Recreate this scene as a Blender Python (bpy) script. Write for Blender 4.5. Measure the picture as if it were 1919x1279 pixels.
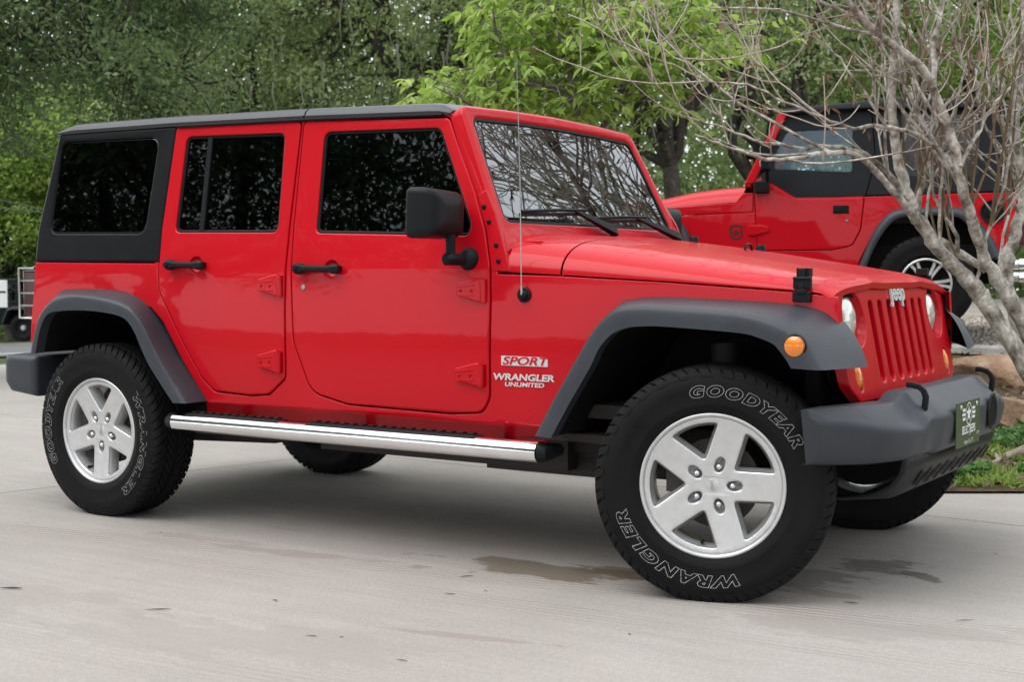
import bpy, bmesh, math, random
import numpy as np
from mathutils import Vector, Matrix, Euler
from mathutils.geometry import tessellate_polygon

for _o in list(bpy.data.objects):
    bpy.data.objects.remove(_o)
scene = bpy.context.scene
COL = scene.collection
RAD = math.radians

# ------------------------------------------------------------------ camera, sky, sun
CAM = Vector((2.041, -5.0976, 1.1141))
YAW, PITCH, ROLL, FPX = -0.5775, -0.0509, 0.0, 2592.5
PW, PH = 1919.0, 1279.0
def cam_axes():
    cy, sy, cp, sp = math.cos(YAW), math.sin(YAW), math.cos(PITCH), math.sin(PITCH)
    f = Vector((sy*cp, cy*cp, sp)); r = Vector((cy, -sy, 0)); u = r.cross(f)
    c, s = math.cos(ROLL), math.sin(ROLL)
    return c*r + s*u, -s*r + c*u, f
CR, CU, CF = cam_axes()
cam_data = bpy.data.cameras.new("camera"); cam = bpy.data.objects.new("camera", cam_data); COL.objects.link(cam)
cam.matrix_world = Matrix(((CR.x, CU.x, -CF.x, CAM.x), (CR.y, CU.y, -CF.y, CAM.y), (CR.z, CU.z, -CF.z, CAM.z), (0, 0, 0, 1)))
cam_data.sensor_width = 36.0; cam_data.lens = FPX / PW * 36.0
cam_data.clip_start = 0.05; cam_data.clip_end = 3000
cam_data.dof.use_dof = True; cam_data.dof.focus_distance = 5.0; cam_data.dof.aperture_fstop = 6.3
scene.camera = cam

SUN_EL, SUN_AZ = RAD(58), RAD(215)          # overcast: a broad weak sun high behind the camera
world = bpy.data.worlds.new("World"); scene.world = world; world.use_nodes = True
_n = world.node_tree.nodes; _l = world.node_tree.links
_bg = _n["Background"]; _sky = _n.new("ShaderNodeTexSky"); _sky.sky_type = 'NISHITA'; _sky.sun_disc = False
_sky.sun_elevation = SUN_EL; _sky.sun_rotation = SUN_AZ; _sky.dust_density = 1.0; _sky.air_density = 1.0
_hs = _n.new("ShaderNodeHueSaturation"); _hs.inputs['Saturation'].default_value = 0.16; _hs.inputs['Value'].default_value = 1.0
_mx = _n.new("ShaderNodeMix"); _mx.data_type = 'RGBA'; _mx.inputs[0].default_value = .8; _mx.inputs[7].default_value = (9.0, 9.4, 9.8, 1)   # cloud cover over the sky
_l.new(_sky.outputs[0], _hs.inputs['Color']); _l.new(_hs.outputs[0], _mx.inputs[6]); _l.new(_mx.outputs[2], _bg.inputs[0]); _bg.inputs[1].default_value = 0.15
sun_d = bpy.data.lights.new("sun", 'SUN'); sun = bpy.data.objects.new("sun", sun_d); COL.objects.link(sun)
sun_d.energy = 1.3; sun_d.angle = RAD(50); sun_d.color = (1, .97, .93)
_sd = Vector((math.sin(SUN_AZ)*math.cos(SUN_EL), math.cos(SUN_AZ)*math.cos(SUN_EL), math.sin(SUN_EL)))
sun.rotation_euler = _sd.to_track_quat('Z', 'Y').to_euler(); sun.location = (0, 0, 30)
vs = scene.view_settings; vs.view_transform = 'Standard'; vs.look = 'None'; vs.exposure = 0.54; vs.gamma = 1.0
scene.cycles.max_bounces = 10; scene.cycles.diffuse_bounces = 6; scene.cycles.transparent_max_bounces = 12

# ------------------------------------------------------------------ measuring: pixel of the photograph -> point in the place
def ray(px, py):
    return (CR*((px-PW/2)/FPX) - CU*((py-PH/2)/FPX) + CF)
def at(px, py, axis, val):
    d = ray(px, py); return CAM + d*((val-CAM[axis])/d[axis])
def atd(px, py, depth):
    return CAM + ray(px, py)*depth
def ysurf(x, z):
    """half width of the red body side at (x, z)"""
    if z >= 1.12: y = .795 - .17*(z-1.12)
    elif z >= .54: y = .795 + .012*(1-((z-.8)/.32)**2)
    else: y = .799 - (.54-z)*1.1
    if x > -.865: y -= (x+.865)/1.31*.135
    return y
def S(px, py):
    y = -.79
    for _ in range(25):
        q = at(px, py, 1, y); y = .5*y + .5*(-ysurf(q.x, q.z))
    return q
def SP(pts): return [(q.x, q.z) for q in (S(*p) for p in pts)]

# ------------------------------------------------------------------ object helpers
def tag(o, label=None, cat=None, group=None, kind=None):
    if label: o['label'] = label
    if cat: o['category'] = cat
    if group: o['group'] = group
    if kind: o['kind'] = kind
    return o
def empty(name, loc=(0, 0, 0), rz=0, parent=None):
    o = bpy.data.objects.new(name, None); COL.objects.link(o); o.location = loc; o.rotation_euler = (0, 0, rz)
    o.empty_display_size = .1
    if parent: o.parent = parent
    return o
def link_mesh(name, verts, faces, mat, parent=None, smooth=True, wn=False, bevel=0, bseg=2, sub=0, angle=40, solid=0):
    me = bpy.data.meshes.new(name); me.from_pydata([tuple(v) for v in verts], [], faces); me.validate(); me.update()
    bm = bmesh.new(); bm.from_mesh(me); bmesh.ops.recalc_face_normals(bm, faces=bm.faces); bm.to_mesh(me); bm.free()
    return fin(name, me, mat, parent, smooth, wn, bevel, bseg, sub, angle, solid)
def fin(name, me, mat, parent=None, smooth=True, wn=False, bevel=0, bseg=2, sub=0, angle=40, solid=0):
    o = bpy.data.objects.new(name, me); COL.objects.link(o); me.materials.append(mat)
    if smooth:
        me.polygons.foreach_set("use_smooth", [True]*len(me.polygons))
        if not sub: me.set_sharp_from_angle(angle=RAD(angle))
    if solid:
        m = o.modifiers.new("solid", 'SOLIDIFY'); m.thickness = solid; m.offset = -1
    if bevel:
        m = o.modifiers.new("bevel", 'BEVEL'); m.width = bevel; m.segments = bseg; m.limit_method = 'ANGLE'; m.angle_limit = RAD(35)
        m.harden_normals = False
    if sub:
        m = o.modifiers.new("sub", 'SUBSURF'); m.levels = sub; m.render_levels = sub
    if wn or bevel:
        m = o.modifiers.new("wn", 'WEIGHTED_NORMAL'); m.keep_sharp = not bevel
        if bevel: me.polygons.foreach_set("use_smooth", [True]*len(me.polygons)); 
        if bevel and me.attributes.get("sharp_edge"): me.attributes.remove(me.attributes["sharp_edge"])
    if parent: o.parent = parent
    return o
class MB:
    def __init__(s): s.v = []; s.f = []
    def add(s, vs, fs):
        k = len(s.v); s.v += [tuple(v) for v in vs]; s.f += [tuple(i+k for i in f) for f in fs]; return s
    def box(s, c, d, rot=None, taper=1.0):
        hx, hy, hz = d[0]/2, d[1]/2, d[2]/2
        p = [Vector((x*(taper if z > 0 else 1), y*(taper if z > 0 else 1), z)) for z in (-hz, hz) for x, y in ((-hx, -hy), (hx, -hy), (hx, hy), (-hx, hy))]
        if rot is not None: p = [rot @ q for q in p]
        return s.add([q+Vector(c) for q in p], [(0, 3, 2, 1), (4, 5, 6, 7), (0, 1, 5, 4), (1, 2, 6, 5), (2, 3, 7, 6), (3, 0, 4, 7)])
    def loft(s, rings, closed=True, caps=True):
        n = len(rings[0]); vs = [p for r in rings for p in r]; fs = []
        for i in range(len(rings)-1):
            for j in range(n if closed else n-1):
                a = i*n+j; b = i*n+(j+1) % n; fs.append((a, b, b+n, a+n))
        if caps and closed: fs.append(tuple(range(n))[::-1]); fs.append(tuple(range((len(rings)-1)*n, len(rings)*n)))
        return s.add(vs, fs)
    def tube(s, path, rad, n=8, caps=True):
        path = [Vector(p) for p in path]; m = len(path)
        if not hasattr(rad, '__len__'): rad = [rad]*m
        rings = []; up = None
        for i, p in enumerate(path):
            t = (path[min(i+1, m-1)]-path[max(i-1, 0)]).normalized()
            if up is None:
                up = Vector((0, 0, 1)) if abs(t.z) < .9 else Vector((1, 0, 0))
            a = (up - t*up.dot(t)).normalized(); b = t.cross(a); up = a
            rings.append([p + (a*math.cos(2*math.pi*k/n)+b*math.sin(2*math.pi*k/n))*rad[i] for k in range(n)])
        return s.loft(rings, True, caps)
    def lathe(s, prof, o=(0, 0, 0), ax=(0, -1, 0), n=32, closed_prof=False):
        ax = Vector(ax).normalized(); a = Vector((0, 0, 1)) if abs(ax.z) < .9 else Vector((1, 0, 0))
        a = (a-ax*a.dot(ax)).normalized(); b = ax.cross(a); o = Vector(o)
        rings = [[o+ax*h+(a*math.cos(2*math.pi*k/n)+b*math.sin(2*math.pi*k/n))*max(r, 1e-5) for k in range(n)] for r, h in prof]
        return s.loft(rings, True, False)
    def build(s, name, mat, parent=None, **kw): return link_mesh(name, s.v, s.f, mat, parent, **kw)
def rnd(pts, r, n=7):
    """closed polygon with rounded corners; r one radius or a list"""
    m = len(pts); out = []
    for i, p in enumerate(pts):
        p = Vector(p).to_2d(); a = Vector(pts[i-1]).to_2d(); b = Vector(pts[(i+1) % m]).to_2d()
        ri = r[i] if hasattr(r, '__len__') else r
        if ri <= 0: out.append((p.x, p.y)); continue
        ua = (a-p); ub = (b-p); la, lb = ua.length, ub.length; ua /= la; ub /= lb
        ang = ua.angle(ub); d = min(ri/max(math.tan(ang/2), .05), la*.48, lb*.48)
        p0 = p+ua*d; p1 = p+ub*d
        for k in range(n+1):
            t = k/n; q = p0*(1-t)**2+p*2*t*(1-t)+p1*t*t; out.append((q.x, q.y))
    return out
def area2(p): return .5*sum(p[i-1][0]*p[i][1]-p[i][0]*p[i-1][1] for i in range(len(p)))
def offset(p, d):
    """inset (d > 0) of a closed polygon, either winding"""
    sgn = 1 if area2(p) > 0 else -1; m = len(p); out = []
    for i in range(m):
        a, b, c = Vector(p[i-1]), Vector(p[i]), Vector(p[(i+1) % m])
        e1 = (b-a); e2 = (c-b)
        if e1.length < 1e-9: e1 = e2
        if e2.length < 1e-9: e2 = e1
        e1 = e1.normalized(); e2 = e2.normalized()
        n1 = Vector((-e1.y, e1.x)); n2 = Vector((-e2.y, e2.x)); nn = n1+n2
        k = max(nn.length_squared/2, .35); nn = nn/k
        out.append((b.x+nn.x*d*sgn, b.y+nn.y*d*sgn))
    return out
ZC = [.46, .5, .54, .58, .64, .7, .76, .82, .88, .94, 1.0, 1.06, 1.12, 1.3, 1.5]
def plate(name, outer, holes, mat, parent, s=1, depth=0.0, thick=.02, b=.004, yf=None, zcuts=ZC, xcuts=(-.865,), wn=True):
    """sheet cut to an outline in (x, z), bent on the body side, with rounded edges; s=1 right side of the car, -1 left"""
    yf = yf or ysurf
    loops0 = [offset(outer, b)]+[offset(h, -b) for h in holes]
    loops1 = [offset(outer, b*.3)]+[offset(h, -b*.3) for h in holes]
    loops2 = [list(outer)]+[list(h) for h in holes]
    vs = []; fs = []; flat = [p for L in loops0 for p in L]
    tris = tessellate_polygon([[Vector((p[0], p[1], 0)) for p in L] for L in loops0])
    vs += [(p[0], depth, p[1]) for p in flat]; fs += [tuple(t) for t in tris]
    base = 0
    for L0, L1, L2 in zip(loops0, loops1, loops2):
        n = len(L0); k = len(vs)
        for L, d in ((L1, b*.3), (L2, b), (L2, thick)): vs += [(p[0], depth+d, p[1]) for p in L]
        for j in range(n):
            j2 = (j+1) % n; r = [base+j, base+j2, k+j2, k+j]; fs.append(tuple(r))
            for q in (0, 1): fs.append((k+q*n+j, k+q*n+j2, k+(q+1)*n+j2, k+(q+1)*n+j))
        base += n
    bm = bmesh.new(); bv = [bm.verts.new(v) for v in vs]
    for f in fs:
        try: bm.faces.new([bv[i] for i in f])
        except ValueError: pass
    for z in zcuts:
        bmesh.ops.bisect_plane(bm, geom=bm.verts[:]+bm.edges[:]+bm.faces[:], plane_co=(0, 0, z), plane_no=(0, 0, 1), dist=1e-5)
    for x in xcuts:
        bmesh.ops.bisect_plane(bm, geom=bm.verts[:]+bm.edges[:]+bm.faces[:], plane_co=(x, 0, 0), plane_no=(1, 0, 0), dist=1e-5)
    for v in bm.verts: v.co.y = -s*(yf(v.co.x, v.co.z)-v.co.y)
    bmesh.ops.recalc_face_normals(bm, faces=bm.faces)
    # make sure the broad face looks outwards
    big = max(bm.faces, key=lambda f: f.calc_area())
    if big.normal.y*(-s) < 0: bmesh.ops.reverse_faces(bm, faces=bm.faces)
    me = bpy.data.meshes.new(name); bm.to_mesh(me); bm.free()
    return fin(name, me, mat, parent, True, wn, angle=70 if wn else 12)
def text_geo(body, size=1.0, shear=0.0, bold=0.0, outline=0.0, extrude=0.0, sx=1.0, spacing=1.0):
    c = bpy.data.curves.new("txt", 'FONT'); c.body = body; c.size = size; c.shear = shear; c.offset = bold
    c.space_character = spacing; c.align_x = 'CENTER'; c.align_y = 'CENTER'; c.resolution_u = 4
    if outline: c.fill_mode = 'NONE'; c.bevel_depth = outline; c.bevel_resolution = 0
    else: c.fill_mode = 'FRONT' if not extrude else 'BOTH'; c.extrude = extrude
    o = bpy.data.objects.new("txt", c); COL.objects.link(o); bpy.context.view_layer.update()
    me = bpy.data.meshes.new_from_object(o.evaluated_get(bpy.context.evaluated_depsgraph_get()))
    vs = [Vector((v.co.x*sx, v.co.y, v.co.z)) for v in me.vertices]; fs = [tuple(p.vertices) for p in me.polygons]
    bpy.data.objects.remove(o); bpy.data.curves.remove(c); bpy.data.meshes.remove(me)
    return vs, fs

# ------------------------------------------------------------------ materials
MATS = {}
def mat(name, color, rough=.5, metal=0.0, coat=0.0, spec=.5, noise=0.0, nscale=20, bump=0.0, bscale=200, coat_rough=.03):
    m = bpy.data.materials.new(name); m.use_nodes = True; nt = m.node_tree; p = nt.nodes["Principled BSDF"]
    c = (*color, 1) if len(color) == 3 else color
    p.inputs['Base Color'].default_value = c; p.inputs['Roughness'].default_value = rough; p.inputs['Metallic'].default_value = metal
    p.inputs['Coat Weight'].default_value = coat; p.inputs['Coat Roughness'].default_value = coat_rough; p.inputs['Specular IOR Level'].default_value = spec
    tc = nt.nodes.new("ShaderNodeTexCoord")
    if noise:
        n = nt.nodes.new("ShaderNodeTexNoise"); n.inputs['Scale'].default_value = nscale; n.inputs['Detail'].default_value = 6
        nt.links.new(tc.outputs['Object'], n.inputs['Vector'])
        r = nt.nodes.new("ShaderNodeMapRange"); r.inputs[1].default_value = .3; r.inputs[2].default_value = .7
        r.inputs[3].default_value = 1-noise; r.inputs[4].default_value = 1+noise; nt.links.new(n.outputs[0], r.inputs[0])
        x = nt.nodes.new("ShaderNodeMix"); x.data_type = 'RGBA'; x.blend_type = 'MULTIPLY'; x.inputs[0].default_value = 1
        x.inputs[6].default_value = c; nt.links.new(r.outputs[0], x.inputs[7]); nt.links.new(x.outputs[2], p.inputs['Base Color'])
        r2 = nt.nodes.new("ShaderNodeMapRange"); r2.inputs[1].default_value = .3; r2.inputs[2].default_value = .7
        r2.inputs[3].default_value = max(rough-.1*noise*3, .01); r2.inputs[4].default_value = min(rough+.1*noise*3, 1)
        nt.links.new(n.outputs[0], r2.inputs[0]); nt.links.new(r2.outputs[0], p.inputs['Roughness'])
    if bump:
        n2 = nt.nodes.new("ShaderNodeTexNoise"); n2.inputs['Scale'].default_value = bscale; n2.inputs['Detail'].default_value = 4
        nt.links.new(tc.outputs['Object'], n2.inputs['Vector'])
        bp = nt.nodes.new("ShaderNodeBump"); bp.inputs['Strength'].default_value = bump; bp.inputs['Distance'].default_value = .002
        nt.links.new(n2.outputs[0], bp.inputs['Height']); nt.links.new(bp.outputs[0], p.inputs['Normal'])
    MATS[name] = m; return m
RED = mat("red_paint", (.49, .0013, .009), .42, 0, .36, .12, bump=0)
# faint orange peel in the clear coat
_nt = RED.node_tree; _p = _nt.nodes["Principled BSDF"]; _t = _nt.nodes.new("ShaderNodeTexCoord")
_a = _nt.nodes.new("ShaderNodeTexNoise"); _a.inputs['Scale'].default_value = 5; _a.inputs['Detail'].default_value = 2; _nt.links.new(_t.outputs['Object'], _a.inputs['Vector'])
_b = _nt.nodes.new("ShaderNodeBump"); _b.inputs['Strength'].default_value = .035; _b.inputs['Distance'].default_value = .02
_nt.links.new(_a.outputs[0], _b.inputs['Height']); _nt.links.new(_b.outputs[0], _p.inputs['Coat Normal'])
HARDTOP = mat("hardtop_black", (.0075, .008, .0095), .38, spec=.1, bump=.35, bscale=700, noise=.1, nscale=8)
ROOFM = mat("hardtop_black_sheen", (.012, .0125, .015), .30, spec=.65, bump=.25, bscale=700, noise=.1, nscale=6)  # hard top black again, brightened to put the sky's sheen on the roof
FLARE = mat("grey_plastic", (.033, .037, .045), .46, spec=.38, bump=.25, bscale=600, noise=.12, nscale=9)
BLACKP = mat("black_plastic", (.009, .0095, .011), .42, spec=.16, bump=.2, bscale=500, noise=.1)
DARK = mat("liner_black", (.008, .008, .008), .8, spec=.1)
RUBBER = mat("rubber", (.0065, .0065, .007), .6, spec=.14, noise=.25, nscale=14, bump=.15, bscale=300)
TREAD = mat("tread_rubber", (.008, .008, .0085), .7, spec=.16, noise=.3, nscale=25, bump=.3, bscale=200)
LETTER = mat("white_letter", (.5, .5, .48), .6, noise=.15)
ALLOY = mat("alloy_silver", (.60, .60, .60), .30, .6, .3, noise=.06, nscale=30, coat_rough=.15)
ALLOYD = mat("alloy_barrel", (.36, .36, .36), .45, .4, noise=.15)
STEEL = mat("steel", (.45, .45, .45), .3, 1.0, noise=.1)
CHROME = mat("chrome", (.85, .85, .86), .11, 1.0, noise=.04, nscale=10)
EMBLEM = mat("emblem_silver", (.78, .78, .78), .25, .25, .5)
BADGE = mat("badge_silver", (.60, .58, .60), .4, .2)
RUST = mat("underbody", (.025, .02, .018), .75, noise=.5, nscale=12, bump=.5, bscale=60)
AMBER = mat("amber_lens", (.75, .20, .01), .12, 0, 1.0)
REDLENS = mat("red_lens", (.05, .003, .005), .2, 0, .15)
LAMP = mat("headlight_lens", (.66, .65, .60), .12, .25, 1.0, noise=.25, nscale=30)
SEAT = mat("seat_cloth", (.05, .05, .052), .9, noise=.2, nscale=60)
PLATEG = mat("plate_green", (.045, .07, .025), .4, noise=.08)
WHITE = mat("white_paint", (.75, .75, .74), .5, noise=.05)
def glass(name, tint, ior=1.6, rough=0.0, scale=(1.2, 1, 1.2), bumpy=.010):
    m = bpy.data.materials.new(name); m.use_nodes = True; nt = m.node_tree; nt.nodes.remove(nt.nodes["Principled BSDF"])
    t = nt.nodes.new("ShaderNodeBsdfTransparent"); t.inputs[0].default_value = (*tint, 1)
    g = nt.nodes.new("ShaderNodeBsdfGlossy"); g.inputs['Roughness'].default_value = rough; g.inputs[0].default_value = (.93, .97, 1, 1)
    f = nt.nodes.new("ShaderNodeFresnel"); f.inputs[0].default_value = ior
    x = nt.nodes.new("ShaderNodeMixShader"); out = nt.nodes["Material Output"]
    # rolled glass is never dead flat
    tc = nt.nodes.new("ShaderNodeTexCoord"); n = nt.nodes.new("ShaderNodeTexNoise"); n.inputs['Scale'].default_value = 7; n.inputs['Detail'].default_value = 1
    mp = nt.nodes.new("ShaderNodeMapping"); mp.inputs['Scale'].default_value = scale
    b = nt.nodes.new("ShaderNodeBump"); b.inputs['Strength'].default_value = bumpy; b.inputs['Distance'].default_value = .01
    nt.links.new(tc.outputs['Object'], mp.inputs[0]); nt.links.new(mp.outputs[0], n.inputs['Vector'])
    nt.links.new(n.outputs[0], b.inputs['Height']); nt.links.new(b.outputs[0], g.inputs['Normal'])
    nt.links.new(f.outputs[0], x.inputs[0]); nt.links.new(t.outputs[0], x.inputs[1]); nt.links.new(g.outputs[0], x.inputs[2])
    nt.links.new(x.outputs[0], out.inputs[0]); return m
GLASS_DARK = glass("tinted_glass", (.025, .025, .03), 1.5)
GLASS_MID = glass("front_door_glass", (.16, .18, .18), 1.5)
GLASS_WS = glass("windscreen_glass", (.38, .43, .42), 2.9, 0, (1, 1, 1), .018)
GLASS_VINYL = glass("soft_window", (.72, .80, .86), 1.45, .05)
_nt = GLASS_VINYL.node_tree; _o = _nt.nodes["Material Output"]; _s = _o.inputs[0].links[0].from_socket; _d = _nt.nodes.new("ShaderNodeBsdfDiffuse"); _d.inputs[0].default_value = (.30, .48, .62, 1)
_x = _nt.nodes.new("ShaderNodeMixShader"); _x.inputs[0].default_value = .16; _nt.links.new(_s, _x.inputs[1]); _nt.links.new(_d.outputs[0], _x.inputs[2]); _nt.links.new(_x.outputs[0], _o.inputs[0])   # clouded vinyl
# ------------------------------------------------------------------ the red car in front
car = empty('off_road_car', (-1.5, 0, 0)); CARLOC = Vector((-1.5, 0, 0))
tag(car, 'glossy red four-door off-road car with black hard top and chrome side step', 'off-road car')
def P(o, parent=None):
    """hang a mesh built in world coordinates under the car or under one of its parts"""
    o.parent = parent or car
    o.matrix_parent_inverse = Matrix.Translation(-CARLOC) if (parent or car) is car else Matrix.Identity(4)
    return o
# parts of parts: their parent sits at the car's origin already, so world coordinates stay true
def mesh_at(mb, name, m, parent=None, **kw): return P(mb.build(name, m, None, **kw), parent)

door_r = rnd(SP([(332, 237), (565, 226), (541, 430), (534, 679), (534, 709), (504, 739), (470, 741), (403, 733), (380, 709), (339, 632), (299, 544), (299, 492), (304, 430)]),
             [.03, .03, 0, 0, .03, .05, 0, .06, .05, 0, .09, 0, 0])
door_f = rnd(SP([(571, 225.5), (842, 220), (858, 269), (889, 356), (909, 430), (918, 497), (918, 564), (917, 745), (905, 773), (842, 774.5), (653, 757.5), (585, 735), (551, 640), (551, 430)]),
             [.03, .04, 0, 0, .1, .1, 0, .07, .07, 0, 0, .1, .14, 0])
win_r = rnd(SP([(350, 256), (535, 249), (521, 436), (328, 436)]), .035)
win_f = rnd(SP([(608, 247), (826, 239), (850, 312), (884, 420), (878, 442), (592, 437)]), [.04, .05, .1, .06, .04, .03])
win_q = rnd(SP([(117, 267), (298, 258), (271, 437), (95, 437)]), .05)
cup_r = [(S(367, 497).x+.037*math.cos(a), S(367, 497).z+.036*math.sin(a)) for a in np.linspace(0, 2*math.pi, 28)[:-1]]
cup_f = [(S(621, 505).x+.037*math.cos(a), S(621, 505).z+.036*math.sin(a)) for a in np.linspace(0, 2*math.pi, 28)[:-1]]

# flare lines, measured on the outer plane of the flares
YF = .93
def OUT(pts): return [at(x, y, 1, -YF) for x, y in pts]
fr_c = OUT([(998, 818), (1035, 745), (1076, 672), (1100, 630), (1126, 597), (1153, 579), (1190, 573), (1245, 575), (1376, 585), (1448, 603), (1495, 628), (1507, 643), (1515, 658), (1525, 676), (1535, 695)])
fr_l = OUT([(1032, 822), (1065, 760), (1105, 690), (1122, 654), (1146, 627), (1175, 615), (1205, 612), (1250, 613), (1381, 624), (1420, 633), (1448, 645), (1458, 655), (1466, 665), (1475, 678), (1482, 691)])
def J(px, py): q = S(px, py); return Vector((q.x, -ysurf(q.x, q.z)+.006, q.z))
def JC(c, dz=0): return Vector((c.x, -ysurf(c.x, c.z)+.006, c.z+dz))
fr_j = [JC(c) for c in fr_c[:5]]+[J(1160, 568), J(1190, 560), J(1240, 556.5), J(1380, 562), J(1470, 568), at(1539, 578, 1, -.655), at(1568, 596, 1, -.65), at(1590, 620, 1, -.645), at(1608, 651, 1, -.64), at(1622, 689, 1, -.64)]
re_c = OUT([(54, 662), (60, 630), (68, 598), (82, 574), (101, 561), (141, 553), (202, 562), (242, 578), (265, 605), (285, 645), (302, 679), (325, 720), (346, 757)])
re_l = OUT([(66, 664), (72, 630), (79, 605), (91, 588), (114, 583), (150, 582), (188, 585), (229, 595), (249, 618), (265, 655), (279, 685), (302, 722), (324, 756)])
re_j = [JC(c) for c in re_c[:4]]+[J(110, 547), J(150, 541), J(225, 545), J(262, 560), J(285, 585), J(308, 625), J(328, 660), J(358, 705), J(389, 752)]
def dens(pts, k=4):
    out = []; n = len(pts)
    for i in range(n-1):
        p0, p1, p2, p3 = pts[max(i-1, 0)], pts[i], pts[i+1], pts[min(i+2, n-1)]
        for t in [j/k for j in range(k)]:
            out.append(.5*((2*p1)+(p2-p0)*t+(2*p0-5*p1+4*p2-p3)*t*t+(3*p1-p0-3*p2+p3)*t**3))
    return out+[pts[-1].copy()]
def mir(v, s): return Vector((v.x, v.y*s, v.z))
for s in (1, -1):
    for jj, cc, ll in ((fr_j, fr_c, fr_l), (re_j, re_c, re_l)):
        a, b, c = dens(jj), dens(cc), dens(ll); rows = []
        for p, q, r in zip(a, b, c):
            k1 = min(.03, (p-q).length*.4)/max((p-q).length, 1e-4); k2 = min(.022, (r-q).length*.3)/max((r-q).length, 1e-4)
            e1 = q.lerp(p, k1); e2 = q.lerp(r, k2); m1 = (e1+2*q+e2)/4
            rows.append([mir(v, s) for v in (p+Vector((0, .03, 0)), p, p.lerp(q, .5), e1, e1.lerp(m1, .55), m1, m1.lerp(e2, .5), e2, e2.lerp(r, .5), q.lerp(r, .93), r, Vector((r.x, r.y+.012, r.z+.004)), Vector((r.x, r.y+.05, r.z+.004)))])
        mb = MB(); mb.loft(rows, closed=False)
        # closing faces at both feet
        for R in (rows[0], rows[-1]): mb.add(R[1:12], [tuple(range(11))])
        fl = mesh_at(mb, 'fender_flare', FLARE, angle=50)
        # wheel well lining behind the flare
        mb = MB()
        arch = [Vector((v.x, 0, v.z)) for v in c]
        mb.loft([[mir(Vector((v.x, y, v.z+.006)), s) for y in (-.90, -.7, -.34)] for v in arch], closed=False)
        top = [mir(Vector((v.x, -.34, v.z+.006)), s) for v in arch]; mb.add(top+[mir(Vector((arch[-1].x, -.34, .46)), s), mir(Vector((arch[0].x, -.34, .46)), s)], [tuple(range(len(top)+2))])
        mesh_at(mb, 'wheel_well', DARK, smooth=False)
    # amber marker on the front flare
    q = at(1488, 650, 1, -YF); o = Vector((q.x, -s*(YF-.004), q.z))
    mb = MB(); mb.lathe([(.001, .014), (.02, .012), (.032, .005), (.035, -.004)], o, (0, -s, 0), 24)
    mesh_at(mb, 'side_marker_lamp', AMBER)
    mb = MB(); mb.lathe([(.036, .004), (.039, .003), (.041, -.004)], o, (0, -s, 0), 24); mesh_at(mb, 'lamp_rim', BLACKP)

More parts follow.
